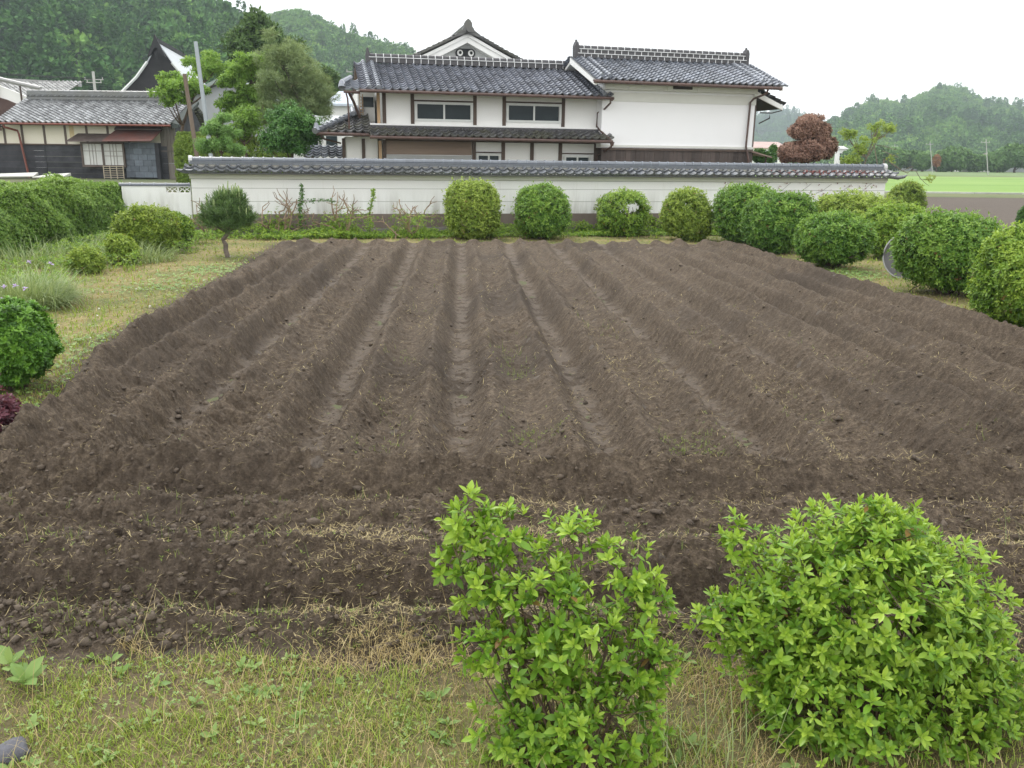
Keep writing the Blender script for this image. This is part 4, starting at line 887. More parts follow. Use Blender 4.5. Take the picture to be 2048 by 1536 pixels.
def build_back():
    # steep-roofed farmhouse
    T=Frame((-22.9,58,0),10); e=empty('steep_roofed_farmhouse',T.o,T.a); tag(e,'farmhouse with steep dark gable and silvery metal roof behind the maples','house')
    prof=[(0,9.0),(.7,7.9),(1.5,6.9),(2.6,5.9),(3.6,5.1)]
    b=MB()
    for sg in (-1,1):
        for i in range(4):
            a,c=prof[i],prof[i+1]
            b.hexa([(sg*a[0],.1,a[1]-.1),(sg*a[0],.1,a[1]),(sg*a[0],9,a[1]-.1),(sg*a[0],9,a[1]),(sg*c[0],.1,c[1]-.1),(sg*c[0],.1,c[1]),(sg*c[0],9,c[1]-.1),(sg*c[0],9,c[1])])
    b.build('roof',m_plain('metalroof',(.52,.55,.58),(.44,.47,.5),1.2,.35,.1,(1,.2,1),.6),e)
    b=MB(); pts=[(-3.2,3.3)]+[(-p[0],p[1]-.11) for p in prof[::-1]]+[(p[0],p[1]-.11) for p in prof[1:]]+[(3.2,3.3)]; b.prism(pts,.2,8); b.build('gable_wall',m_plain('gabdark',(.018,.018,.02),(.035,.034,.036),2,.8,.2),e)
    b=MB(); b.prism([(-.55,8.0),(-.12,9.0),(0,9.35),(.12,9.0),(.55,8.0),(.35,8.1),(0,8.72),(-.35,8.1)],-.7,-.45); b.box(-.12,.12,-.5,9,8.9,9.15)
    b.tube([(0,-.6,8.3),(.0,-.6,7.9)],[.12,.04],6); b.build('ridge_ornament',m_plain('blk'),e)
    b=MB()
    for sg in (-1,1): b.tube([(sg*.75,.05,7.75),(sg*1.5,.05,6.8),(sg*2.55,.05,5.8),(sg*3.5,.05,5.05)],.09,4)
    b.build('bargeboard',m_plain('alum'),e)
    b=MB(); b.hexa([(-4.4,-2.2,4.0),(-4.4,-2.2,4.15),(-2.6,1,5.7),(-2.6,1,5.85),(4.2,-2.2,4.0),(4.2,-2.2,4.15),(2.6,1,5.7),(2.6,1,5.85)]); b.hexa([(2.6,1,5.7),(2.6,1,5.85),(2.6,8,5.7),(2.6,8,5.85),(5.2,-2,3.9),(5.2,-2,4.05),(5.2,9,3.9),(5.2,9,4.05)])
    b.build('lower_roof',m_plain('slate',(.27,.27,.29),(.2,.2,.22),1.5,.6,.3),e)
    b=MB(); b.box(-3.6,3.8,0,8,.3,4.4); b.build('wall',m_plain('greyw',(.40,.42,.43),(.34,.36,.37),1,.8,.1),e)
    # grey house with greenish roof
    g=Frame((-17.9,52,0),0); e=empty('grey_house',g.o,0); tag(e,'plain grey house with greenish sloping roof behind the light green maples','house')
    b=MB(); b.prism([(-2.4,.2),(3.8,.2),(3.8,4.9),(1.2,6.2),(-2.4,4.6)],0,6); b.build('wall',m_plain('greyw'),e)
    b=MB(); b.hexa([(-3.0,-.5,4.35),(-3.0,-.5,4.55),(-3.0,6.5,4.35),(-3.0,6.5,4.55),(1.2,-.5,6.25),(1.2,-.5,6.45),(1.2,6.5,6.25),(1.2,6.5,6.45)]); b.hexa([(1.2,-.5,6.25),(1.2,-.5,6.45),(1.2,6.5,6.25),(1.2,6.5,6.45),(4.4,-.5,4.7),(4.4,-.5,4.9),(4.4,6.5,4.7),(4.4,6.5,4.9)])
    b.build('roof',m_plain('greenroof',(.27,.32,.29),(.21,.25,.23),1.5,.7,.2),e)
    b=MB(); b.box(-2.0,-1.2,-.06,.02,2.6,3.9); b.build('window',GL(),e)
    b=MB(); b.tube([(-1.0,-.1,.3),(-1.0,-.1,4.5),(-1.4,-.4,4.7)],.06,6); b.build('downpipe',m_plain('blk'),e)
    # far left farmhouse with pale ridge
    f=Frame((-31.75,55,0),0); e=empty('pale_roofed_farmhouse',f.o,0); tag(e,'farmhouse with pale tiled roof and brown wall at the left photo edge','house')
    mb=MB(); 
    V,F,t=tiles(-6,3.9,-1.2,5.0,3.0,6.5,seed=41,rh=.3); V[:,2]-=.26*(V[:,0]+0)*1.0*0; mb.add(V,F,tint=t)
    mb.build('roof_tiles',m_tile('paletile',(.36,.36,.35),.0,.45),e)
    mb=MB(); mb.hexa([(-6,2.7,6.45),(-6,2.7,6.85),(-6,3.2,6.45),(-6,3.2,6.85),(3.6,2.7,6.2),(3.6,2.7,6.45),(3.6,3.2,6.2),(3.6,3.2,6.45)]); 
    mb.tube([(-.3,-1.6,6.6),(1.5,-1.6,6.15),(3.4,-1.5,5.75)],.13,8); mb.tube([(-.3,-1.6,6.5),(-3,-1.6,5.7)],.13,8)
    mb.build('ridge_tiles',m_tile('paletile'),e)
    b=MB(); b.prism([(-4.2,.8),(2.9,.8),(2.9,5.1),(-.3,6.35),(-4.2,5.1)],-1.3,-1.1) ; b.build('plaster_gable',WHITE(),e)
    b=MB(); b.prism([(-3.6,.8),(2.4,.8),(2.4,4.6),(1.2,5.1),(-.3,5.5),(-2,5.1),(-3.6,4.6)],-1.42,-1.3); b.build('brown_wall',m_plain('brownw',(.07,.04,.035),(.1,.06,.05),2,.8,.2),e)
    b=MB()
    for s in (.7,2.1): b.box(s,s+.09,-1.48,-1.42,5.0,5.9)
    b.build('post',DW(),e)
    # white houses far behind between tree and house
    for (px,py,D,w,hh,lab,rc) in ((697,210,62,2.6,1.9,'small white house with pale blue roof behind the left corner of the tiled house',(.55,.62,.70)),
                                  (640,250,55,3.4,.9,'low house with whitish roof behind the round dark green tree',(.60,.64,.66)),
                                  (1533,296,150,7,2.2,'distant house with pale reddish roof seen beside the topiary tree',(.50,.36,.33)),
                                  
                                  (1685,298,260,2.6,1.6,'tiny white house in the far trees behind the topiary tree',(.6,.6,.6)),
                                  (1985,312,215,3.2,1.2,'distant low house with pale roof near the right tree line',(.58,.52,.48)),
                                  (1935,315,212,3.0,1.2,'tiny tan shed below the far tree line',(.6,.38,.28))):
        c=A(px,py,D); zb=float(farz(c[0],c[1])); q=empty('distant_house',(c[0],D,zb),.1); tag(q,lab,'house')
        top=c[2]-zb+hh*.35; b=MB(); b.prism([(-w/2,0),(w/2,0),(w/2,top-hh*.3),(0,top),(-w/2,top-hh*.3)],0,w*.7) if False else b.box(-w/2,w/2,0,w*.7,0,top-hh*.35); b.build('wall',WHITE(),q)
        b=MB(); z0=top-hh*.4; b.hexa([(-w/2-.4,-.5,z0),(-w/2-.4,-.5,z0+.15),(-w/2+.6,w*.35,top+.1),(-w/2+.6,w*.35,top+.3),(w/2+.4,-.5,z0),(w/2+.4,-.5,z0+.15),(w/2-.6,w*.35,top+.1),(w/2-.6,w*.35,top+.3)])
        b.hexa([(-w/2+.6,w*.35,top+.1),(-w/2+.6,w*.35,top+.3),(-w/2-.4,w*.75,z0),(-w/2-.4,w*.75,z0+.15),(w/2-.6,w*.35,top+.1),(w/2-.6,w*.35,top+.3),(w/2+.4,w*.75,z0),(w/2+.4,w*.75,z0+.15)])
        b.build('roof',m_plain('r%d'%px,rc,tuple(k*.8 for k in rc),1,.6,.1),q)
        b=MB(); b.box(-w*.25,-w*.05,-.05,.02,z0*.45,z0*.8); b.build('window',GL(),q); b=MB(); b.box(w*.1,w*.3,-.05,.02,z0*.45,z0*.8); b.build('window',GL(),q)
    # small tiled roof glimpsed under the wing of the house
    c=A(665,300,33); q=empty('tiled_gate',(c[0],33,0),.2); tag(q,'low tiled gate roof glimpsed behind the wall left of the house','gate')
    mb=MB(); V,F,t=tiles(-1.0,.95,-.6,2.0,.6,2.45,seed=51); mb.add(V,F,tint=t); mb.build('roof_tiles',m_tile('kuratile'),q); b=MB(); b.box(-.8,-.65,0,.15,0,2.1); b.build('post',DW(),q); b=MB(); b.box(.65,.8,0,.15,0,2.1); b.build('post',DW(),q)
    # poles
    def pole(name,lab,px,yt,D,lean,r,mat,arms=(),grp=None,base=None):
        t=A(px,yt,D); zb=float(farz(t[0],D)); q=empty(name,(t[0]-lean,D,zb),0); tag(q,lab,'pole',grp); b=MB(); b.tube([(0,0,-.3),(lean,0,t[2]-zb)],[r,r*.8],10); b.build('shaft',mat,q)
        for (dz,w) in arms:
            b=MB(); b.box(lean-w/2,lean+w/2,-.04,.04,t[2]-zb-dz-.04,t[2]-zb-dz+.04)
            for s in (-w/2+.08,0,w/2-.08): b.tube([(lean+s,0,t[2]-zb-dz+.06),(lean+s,0,t[2]-zb-dz+.24)],.045,6)
            b.build('crossarm',m_plain('conc2',(.5,.5,.47),(.42,.42,.4),2,.8,.1),q)
        return t
    pole('steel_pole','tall pale grey steel pole standing behind the clipped hedge',391,83,33,-.35,.085,m_plain('steel',(.38,.42,.45),(.33,.37,.40),2,.45,.05))
    pole('wooden_pole','leaning brown wooden pole just left of the steel pole',369,148,28,-.33,.075,m_plain('greyw2',(.14,.10,.075),(.19,.15,.12),3,.85,.4,(1,1,.2)))
    t=pole('utility_pole','concrete utility pole with crossarm before the wooded hill',186,143,95,0,.17,m_plain('conc2',(.5,.5,.47),(.42,.42,.4),2,.8,.1),((.8,2.0),(1.1,1.6)))
    b=MB()
    P=[A(0,143,85)+np.array([-4,0,0]),A(90,152,90),A(186,157,95)]
    for dz in (0,.35): b.tube([p+[0,0,-dz*.3] for p in P],.03,4)
    tag(b.build('power_line',m_plain('blk')),'thin power line running from photo edge to the utility pole','cable')
    for (px,yt,D,ln,lab) in ((1860,283,190,-1.5,'slender distant utility pole leaning over the green rice field'),(1972,278,160,-1.4,'second distant utility pole nearer the right edge'),(1790,288,230,0,'far utility pole behind the sparse yellow green tree'),(710,131,90,0,'utility pole with insulator left of the house roof')):
        pole('utility_pole',lab,px,yt,D,ln,.09 if px>1000 else .13,m_plain('conc2'),((.6,1.8),(1.5,1.5)) if px<1000 else ((.6,1.6),),'distant utility poles')
# ================= VEGETATION =================
AZ=lambda: m_leaf('azalea_leaf',(.04,.11,.012),(.15,.28,.028),(.38,.52,.07),.28,.42,old=(.20,.09,.04))
AZP=lambda: m_leaf('azalea_pale',(.055,.12,.015),(.19,.29,.035),(.42,.53,.10),.28,.5,old=(.26,.14,.06))
AZD=lambda: m_leaf('azalea_deep',(.03,.095,.015),(.105,.235,.030),(.29,.45,.07),.26,.4,old=(.22,.08,.04))
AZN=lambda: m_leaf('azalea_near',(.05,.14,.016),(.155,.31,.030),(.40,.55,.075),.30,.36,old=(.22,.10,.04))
DK=lambda: m_leaf('dark_leaf',(.022,.065,.012),(.055,.15,.022),(.13,.27,.045),.2,.45)
BARK=lambda: m_plain('bark',(.12,.085,.06),(.07,.05,.04),6,.9,.6)
def boxlobe(x0,x1,yt,yb,fr=.5,zb=0,pad=0):
    c=G((x0+x1)/2,yb,zb); w=(x1-x0)*mpp(c[1])/2; yc=c[1]+w*fr
    w=(x1-x0)*mpp(yc)/2; top=A((x0+x1)/2,yt,yc)[2]; xc=A((x0+x1)/2,(yt+yb)/2,yc)[0]
    return xc,yc,w,top
def shrub(name,label,cat,box,n=5000,L=.045,mat=None,group=None,lob=7,thick=.34,amp=.15,shade=(.2,.75),k=5,seed=1,trunkh=.0,extra=None,kill=None,sq=.9,flat=.0,bmat=None):
    rg=np.random.default_rng(seed); xc,yc,w,top=boxlobe(*box); e=empty(name,(xc,yc,0)); tag(e,label,cat,group)
    h=top; lo=[(0,0,h*.52+trunkh*.5,w*.93,w*.9,h*.5-trunkh*.3)]
    for i in range(lob):
        a=i*6.28/lob+rg.random(); q=rg.uniform(.8,1.15); lo.append((math.cos(a)*w*.42,math.sin(a)*w*.4,h*(.36+.3*rg.random())+trunkh*.4,w*.5*q,w*.5*q,h*.36*q))
    if extra: lo+=[(a*w,b*w,c*h,d*w,d*w,f*h) for a,b,c,d,f in extra]
    P,N,Q=shellpts(lo,n,thick,amp,.02+trunkh*.8,rg)
    N=unit(N+np.array([0,-.05,.6])+rg.normal(0,.33,N.shape))
    spr=rg.random(len(P))<.16; P=P+N*(spr*rg.random(len(P))*.15*w+fbm(P[:,0]*3+P[:,2]*2,P[:,1]*3-P[:,2]*2,.5,2,seed)*.06*w)[:,None]; L=L*1.3
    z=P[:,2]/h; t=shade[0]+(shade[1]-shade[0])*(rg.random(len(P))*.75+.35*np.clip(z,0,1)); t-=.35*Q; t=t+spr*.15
    cl=np.sin(P@np.array([7.1,3,5])/w+seed)*np.sin(P@np.array([-3,6,4.])/w); t+=.13*cl; t+=.16*fbm(P[:,0]/w*2+P[:,2]/w,P[:,1]/w*2-P[:,2]/w,.7,2,seed+9)
    hole=fbm(P[:,0]/w+P[:,2]/w*1.3,P[:,1]/w-P[:,2]/w*1.1,.55,2,seed+19)>.42; hk=hole&(rg.random(len(P))<.8)&(z<.8); P,N,t=P[~hk],N[~hk],t[~hk]
    t=np.clip(t,.09,1); t[rg.random(len(t))<.035]=0.0
    if kill is not None: kk=kill(P,w,h,rg); P,N,t=P[~kk],N[~kk],t[~kk]
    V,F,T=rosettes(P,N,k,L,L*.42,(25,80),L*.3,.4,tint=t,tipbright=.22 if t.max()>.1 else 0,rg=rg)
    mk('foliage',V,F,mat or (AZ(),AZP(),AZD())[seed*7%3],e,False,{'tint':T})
    b=MB()
    for i in range(9):
        a=rg.random()*6.28; d=(math.cos(a)*.8,math.sin(a)*.8,1.0); crooked(b,(math.cos(a)*.06,math.sin(a)*.06,-.05),d,h*.36,.016+.01*w,2,rg,.55,.2,.1)
    b.build('branches',bmat or BARK(),e)
    return e
def hedge_box(name,label,x0,x1,y0,y1,zt,n,L,mat,seed,rz=0,origin=(0,0,0),shade=(.2,.75),wob=.12,zb=.02):
    rg=np.random.default_rng(seed); e=empty(name,origin,rz); tag(e,label,'hedge')
    sx,sy,sz=x1-x0,y1-y0,zt-zb; A_=np.array([sy*sz,sy*sz,sx*sz,sx*sz,sx*sy]); f=rg.choice(5,n,p=A_/A_.sum())
    u=rg.random((n,3)); P=np.stack([x0+u[:,0]*sx,y0+u[:,1]*sy,zb+u[:,2]*sz],1); N=np.zeros((n,3)); dp=rg.random(n)**1.7*.22
    for i,(ax,sg) in enumerate(((0,-1),(0,1),(1,-1),(1,1),(2,1))):
        s=f==i; P[s,ax]=(x1,x0)[sg<0]*1.0 if ax==0 and True else P[s,ax]
        if ax==0: P[s,0]=x0 if sg<0 else x1
        if ax==1: P[s,1]=y0 if sg<0 else y1
        if ax==2: P[s,2]=zt
        N[s,ax]=sg; P[s,ax]-=sg*dp[s]
    d=wob*fbm(P[:,0]+P[:,2],P[:,1]+P[:,2]*1.3,.9,3,seed); P+=N*d[:,None]
    # rounded shoulders
    ez=smst(zt-.35,zt,P[:,2]); cx=(x0+x1)/2; P[:,0]=cx+(P[:,0]-cx)*(1-.12*ez)
    N=unit(N+np.array([0,-.05,.4])+rg.normal(0,.3,N.shape))
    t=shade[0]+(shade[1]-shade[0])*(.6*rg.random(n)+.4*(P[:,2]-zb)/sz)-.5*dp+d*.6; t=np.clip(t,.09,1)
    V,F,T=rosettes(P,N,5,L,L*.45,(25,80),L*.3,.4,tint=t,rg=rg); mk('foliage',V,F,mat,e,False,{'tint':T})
    b=MB(); 
    for i in range(int(max(sx,sy)*2.5)):
        p=(rg.uniform(x0+.3*sx,x1-.3*sx),rg.uniform(y0+.05*sy,y1-.05*sy),zb-.05); crooked(b,p,(0,0,1),zt*.45,.025,1,rg)
    b.box(x0+.3*sx,x1-.3*sx,y0+.1*min(1,sy),y1-.1*min(1,sy),zb,zt*.86,tint=.2) if False else None
    b.build('branches',BARK(),e)
    return e
def needles_tuft(P,N,k,L,W,spread,rg,tint):
    V,F,T=rosettes(P,N,k,L,W,spread,L*.4,.3,tint=tint,fold=.0,bend=.02,tipbright=.1,rg=rg); return V,F,T
def azalea_near(name,label,lobes,n,seed,base,L=.047,dens=8):
    rg=np.random.default_rng(seed); e=empty(name,(base[0],base[1],0)); tag(e,label,'shrub'); o=np.array([base[0],base[1],0])
    lo=[]
    for (px,py,D,r,rz) in lobes: c=A(px,py,D)-o; lo.append((c[0],c[1],c[2],r,r*.95,rz))
    P,N,Q=shellpts(lo,n,.5,.14,.03,rg,1.2)
    N=unit(N*.9+np.array([0,-.05,.75])+rg.normal(0,.28,N.shape))
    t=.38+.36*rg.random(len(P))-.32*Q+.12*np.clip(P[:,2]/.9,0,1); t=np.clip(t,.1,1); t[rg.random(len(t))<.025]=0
    parts=[]; k=len(P); sz=rg.uniform(.6,1.25,k); 
    for lo_,hi_,m in ((.6,.85,6),(.85,1.02,8),(1.02,1.25,9)):
        s=(sz>=lo_)&(sz<hi_)
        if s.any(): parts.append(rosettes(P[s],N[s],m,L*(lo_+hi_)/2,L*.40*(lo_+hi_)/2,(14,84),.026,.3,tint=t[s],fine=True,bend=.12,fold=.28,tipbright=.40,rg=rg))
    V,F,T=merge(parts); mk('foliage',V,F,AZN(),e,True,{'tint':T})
    b=MB(); root=np.array([0,0,-.03]); zc=np.mean([l[2] for l in lo])
    idx=rg.choice(k,min(k,420),replace=False); 
    hubs=[]
    for l in lo:
        for j in range(2):
            d=unit(rg.normal(0,1,3)); h=np.array(l[:3])+d*np.array(l[3:6])*.3; hubs.append(h)
    for h in hubs:
        m=(root+h)/2+rg.normal(0,.03,3)+np.array([0,0,.03]); r0=root+rg.normal(0,.03,3)*[1,1,0]; tt=np.linspace(0,1,6)[:,None]; C=(1-tt)**2*r0+2*tt*(1-tt)*m+tt**2*h+rg.normal(0,.006,(6,3)); b.tube(C,np.linspace(.0045,.0025,6),6,tint=rg.random())
    Hh=np.array(hubs)
    for i in idx:
        p=P[i]; j=np.argmin(((Hh-p)**2).sum(1)+.02*rg.random(len(Hh))); h=Hh[j]; m=(h+p)/2+rg.normal(0,.015,3)-N[i]*.03; tt=np.linspace(0,1,5)[:,None]
        b.tube((1-tt)**2*h+2*tt*(1-tt)*m+tt**2*(p+N[i]*.02),np.linspace(.003,.0014,5),4,tint=rg.random())
    b.build('branches',m_plain('twig',(.13,.085,.05),(.07,.05,.035),20,.7,.3),e)
    # dry seed heads caught between the leaves
    return e
def tree(name,label,px,yb,D,lobes,n,L,mat,seed,group=None,cat='tree',clump=None,zb=None,k=5,shade=(.15,.8),trunk_r=.12,W=.45,spread=(25,85),thick=.5,amp=.15,bark=None,limbs=10,nz=.4,lean=0,dens=None):
    """lobes: (px,py,rx_px,rz_px[,dD]) measured on the photo at distance D"""
    rg=np.random.default_rng(seed); c=A(px,yb,D); z0=float(farz(c[0],D)) if zb is None else zb; e=empty(name,(c[0],D,z0)); tag(e,label,cat,group)
    o=np.array([c[0],D,z0]); lo=[]
    for l in lobes:
        dd=l[4] if len(l)>4 else 0; q=A(l[0],l[1],D+dd)-o; m=mpp(D,2); rx,rz=l[2]*m,l[3]*m; lo.append((q[0],q[1],q[2],rx,rx*.9,rz))
    if clump:
        nc,rc,fl=clump; C,Nc,_=shellpts(lo,nc,.75,amp,.1,rg,1.2)
        sub=[(c_[0],c_[1],c_[2],rc*s,rc*s,rc*s*fl) for c_,s in zip(C,rg.uniform(.6,1.25,nc))]
        P,N,Q=shellpts2(sub,n,rg)
    else:
        C=None; P,N,Q=shellpts(lo,n,thick,amp,.1,rg,1.3)
    N=unit(N+np.array([0,-.05,nz])+rg.normal(0,.3,N.shape))
    zz=(P[:,2]-P[:,2].min())/(np.ptp(P[:,2])+1e-6)
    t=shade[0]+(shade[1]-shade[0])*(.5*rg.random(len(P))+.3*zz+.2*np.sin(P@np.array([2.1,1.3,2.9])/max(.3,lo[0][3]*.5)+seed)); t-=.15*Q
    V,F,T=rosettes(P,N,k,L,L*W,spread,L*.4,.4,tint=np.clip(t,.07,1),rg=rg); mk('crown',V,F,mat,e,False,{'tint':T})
    b=MB(); tops=np.array([l[:3] for l in lo]); top=tops[np.argmax(tops[:,2])]
    tt=np.linspace(0,1,7)[:,None]; mid=np.array([lean,0,top[2]*.5]); C0=(1-tt)**2*np.array([0,0,-.2])+2*tt*(1-tt)*mid+tt**2*top
    C0=C0+rg.normal(0,trunk_r*.35,(7,3))*[1,1,0]; b.tube(C0,np.linspace(trunk_r,trunk_r*.25,7),8,tint=.5)
    tg=C if C is not None else P
    for i in rg.choice(len(tg),min(limbs,len(tg)),replace=False):
        p=tg[i]; s=C0[np.clip(int(7*max(.15,min(.85,p[2]/max(top[2],.1)-.2))),1,5)]; m=(s+p)/2+np.array([0,0,-.05*top[2]]); u=np.linspace(0,1,6)[:,None]
        b.tube((1-u)**2*s+2*u*(1-u)*m+u**2*p,np.linspace(trunk_r*.42,trunk_r*.1,6),5,tint=rg.random())
    b.build('trunk',bark or BARK(),e); return e
def shellpts2(sub,n,rg):
    sub=np.asarray(sub); k=rg.integers(0,len(sub),n); d=unit(rg.normal(0,1,(n,3))); q=rg.random(n)
    r=q**.45; return sub[k,:3]+d*sub[k,3:6]*r[:,None],unit(d/sub[k,3:6]*sub[k,3:4]),1-r
def veg_near():
    azalea_near('azalea_bush','loose open azalea bush with whorled leaves, left one of the two nearest shrubs',
        [(935,1040,2.98,.095,.085),(1010,1075,2.95,.12,.11),(1150,1085,2.95,.12,.10),(1245,1135,2.9,.12,.11),(905,1125,2.9,.085,.07),(960,1100,2.92,.10,.09),(1290,1205,2.85,.10,.10),(960,1175,2.85,.10,.08),
         (1090,1215,2.8,.20,.17),(1200,1300,2.75,.21,.19),(1030,1330,2.72,.12,.12),(1110,1420,2.68,.20,.18),(1230,1450,2.65,.18,.17),(955,1290,2.72,.08,.07),(1300,1330,2.75,.10,.10),(1020,1440,2.65,.12,.12),(1060,1500,2.62,.16,.13),(1180,1500,2.58,.17,.13),(1130,1540,2.6,.19,.15)],780,21,G(1140,1560),.052)
    azalea_near('azalea_bush','dense broad azalea dome filling the bottom right corner of the photo',
        [(1740,1230,3.0,.44,.36),(1610,1180,3.0,.27,.24),(1860,1190,3.05,.27,.25),(1560,1270,2.95,.26,.24),(1925,1320,2.95,.23,.23),(1730,1110,3.05,.27,.20),(1480,1075,3.05,.075,.09),(1760,1060,3.05,.14,.13),(1690,1400,2.85,.38,.30),(1860,1430,2.85,.30,.28),(1600,1400,2.8,.2,.22),(1455,1235,2.95,.13,.10),(1985,1400,2.8,.14,.15)],2700,22,G(1740,1470),.046)
def veg_mid():
    g='clipped azaleas along the white wall'
    shrub('azalea_bush','tallest rounded azalea before the wall, leftmost of the clipped row','shrub',(885,1006,366,480),8500,.06,None,g,seed=31,sq=1,shade=(.25,.85),amp=.05,extra=[(0,0,.66,.86,.33),(0,0,.35,.9,.3)])
    shrub('azalea_bush','rounded azalea before the wall, second from left in the clipped row','shrub',(1026,1143,374,480),8500,.06,None,g,seed=32,shade=(.25,.85),amp=.05,extra=[(0,0,.66,.84,.32),(0,0,.35,.92,.3)])
    def kill(P,w,h,rg): return (((P[:,0]-.35*w)/(w*.30))**2+((P[:,2]-.62*h)/(h*.13))**2<1)
    shrub('azalea_bush','gappy azalea with the white wall showing through its upper right side','shrub',(1188,1300,382,474),4800,.06,None,g,seed=33,amp=.14,kill=kill,shade=(.2,.8),extra=[(-.1,0,.7,.7,.28)])
    shrub('azalea_bush','fourth rounded azalea of the clipped row, right of the gappy one','shrub',(1321,1424,380,482),7000,.06,None,g,seed=34,amp=.08,shade=(.2,.8),extra=[(0,0,.66,.8,.3)])
    g='mounded azaleas at the right corner'
    shrub('azalea_bush','reddish based azalea mound tucked behind the darker round one','shrub',(1425,1560,372,488),7500,.065,None,g,seed=35,amp=.13,extra=[(.1,0,.7,.8,.3)])
    shrub('azalea_bush','big dark green azalea ball at the far right corner of the soil','shrub',(1482,1632,388,508),9500,.065,AZD(),g,seed=36,amp=.08,shade=(.1,.62),extra=[(0,0,.66,.8,.3)])
    shrub('azalea_bush','wide pale azalea mound reaching the right end of the wall','shrub',(1620,1795,390,482),9500,.065,None,g,seed=37,amp=.12,shade=(.25,.85),extra=[(-.3,0,.66,.6,.3),(.4,0,.6,.6,.3)])
    shrub('azalea_bush','round azalea standing forward on the dry grass, left of the leaning basin','shrub',(1590,1742,430,540),10500,.06,None,g,seed=38,amp=.10,shade=(.15,.7),trunkh=.08)
    shrub('azalea_bush','azalea mound in the gap behind the round one and the basin','shrub',(1715,1865,412,520),9500,.06,None,g,seed=39,amp=.12,shade=(.15,.72))
    shrub('azalea_bush','green mound rising past the wall end, against the bare field','shrub',(1772,1850,368,440),5200,.07,None,g,seed=40,amp=.12,shade=(.12,.62))
    shrub('azalea_bush','largest round azalea hiding the grey basin at right','shrub',(1790,2008,430,596),17000,.052,None,g,seed=41,amp=.07,shade=(.18,.78),trunkh=.14,extra=[(.1,0,.66,.78,.28)])
    shrub('azalea_bush','large azalea cut off by the right photo edge beside the plot','shrub',(1952,2190,452,668),19000,.05,None,g,seed=42,amp=.07,shade=(.15,.8),trunkh=.05,extra=[(0,0,.66,.78,.28)])
    shrub('evergreen_bush','small dark bush at the right photo edge before the bare field','shrub',(2036,2085,415,470),2500,.06,DK(),None,seed=43)
    g='small shrubs on the left lawn'
    shrub('azalea_bush','yellow green spreading azalea on the left lawn below the low wall','shrub',(232,362,418,508),9500,.06,m_leaf('azy',(.06,.12,.015),(.17,.27,.03),(.33,.42,.06),.28,.45,old=(.28,.12,.05)),g,seed=44,amp=.12,shade=(.2,.8))
    shrub('azalea_bush','darker azalea touching the right side of the yellow green one','shrub',(318,386,432,498),4200,.06,None,g,seed=45,amp=.1,shade=(.15,.7))
    shrub('azalea_bush','smallest bright shrub alone on the left lawn','shrub',(142,205,500,548),3000,.055,None,g,seed=46,amp=.15)
    shrub('leafy_shrub','upright light leafed young shrub beside the yellow green azalea','shrub',(218,270,476,530),2600,.075,AZP(),g,seed=47,amp=.2)
    # yew at left edge
    e=shrub('yew_bush','dense dark green yew at the left photo edge above the red maple','shrub',(-85,110,618,790),9000,.042,m_leaf('yew',(.018,.065,.008),(.075,.19,.018),(.22,.42,.05),.15,.5),None,seed=48,amp=.2,k=12,shade=(.12,.62),lob=8,trunkh=.12,extra=[(.45,-.2,.45,.5,.25)])
    e=shrub('red_maple','purple red leaved dwarf maple cut off by the left photo edge','shrub',(-160,24,785,900),1500,.05,m_leaf('redmaple',(.045,.018,.026),(.10,.03,.045),(.19,.06,.085),.3,.5),None,seed=49,amp=.2,k=7,shade=(.2,.8))
    hedge_box('clipped_hedge','long leafy green hedge bounding the left lawn',-12.2,-10.15,13.6,23.0,1.34,30000,.085,m_leaf('hedgel',(.045,.11,.018),(.13,.25,.04),(.31,.45,.10),.25,.45),51,shade=(.18,.85),wob=.26)
    # tall grass clump + irises
    rg=np.random.default_rng(61)
    def clump(label,px,py,r,n,H,seed,mat,name='grass_clump',sc=1):
        c=G(px,py); e=empty(name,(c[0],c[1],0)); tag(e,label,'grass clump'); a=rg.random(n)*6.28; q=np.sqrt(rg.random(n))*r
        P=np.stack([q*np.cos(a),q*np.sin(a),0*q],1)
        V,F,T=blades(P,H*(.5+.7*rg.random(n)),.009*sc+.006*rg.random(n),.3+1.1*rg.random(n)+.5*q/r,a+rg.normal(0,.7,n),5,1.3,tint=rg.random(n),rg=rg); mk('blade_tuft',V,F,mat,e,False,{'tint':T}); return e
    gm=m_leaf('clumpgrass',(.11,.18,.05),(.24,.33,.12),(.46,.52,.28),.3,.5)
    clump('arching pale grass clump with drooping blades above the dark yew',40,615,.6,1700,.68,1,gm)
    clump('taller dark grass clump right of the arching pale one',95,600,.35,600,.5,2,gm)
    clump('wispy long grass under the middle of the hedge',190,500,1.0,500,.55,3,gm,sc=1.2)
    clump('wispy long grass under the near end of the hedge',60,530,1.1,600,.6,4,gm,sc=1.2)
    clump('low meadow grass between hedge and yellow green azalea',270,520,.8,800,.5,5,gm,sc=1.2)
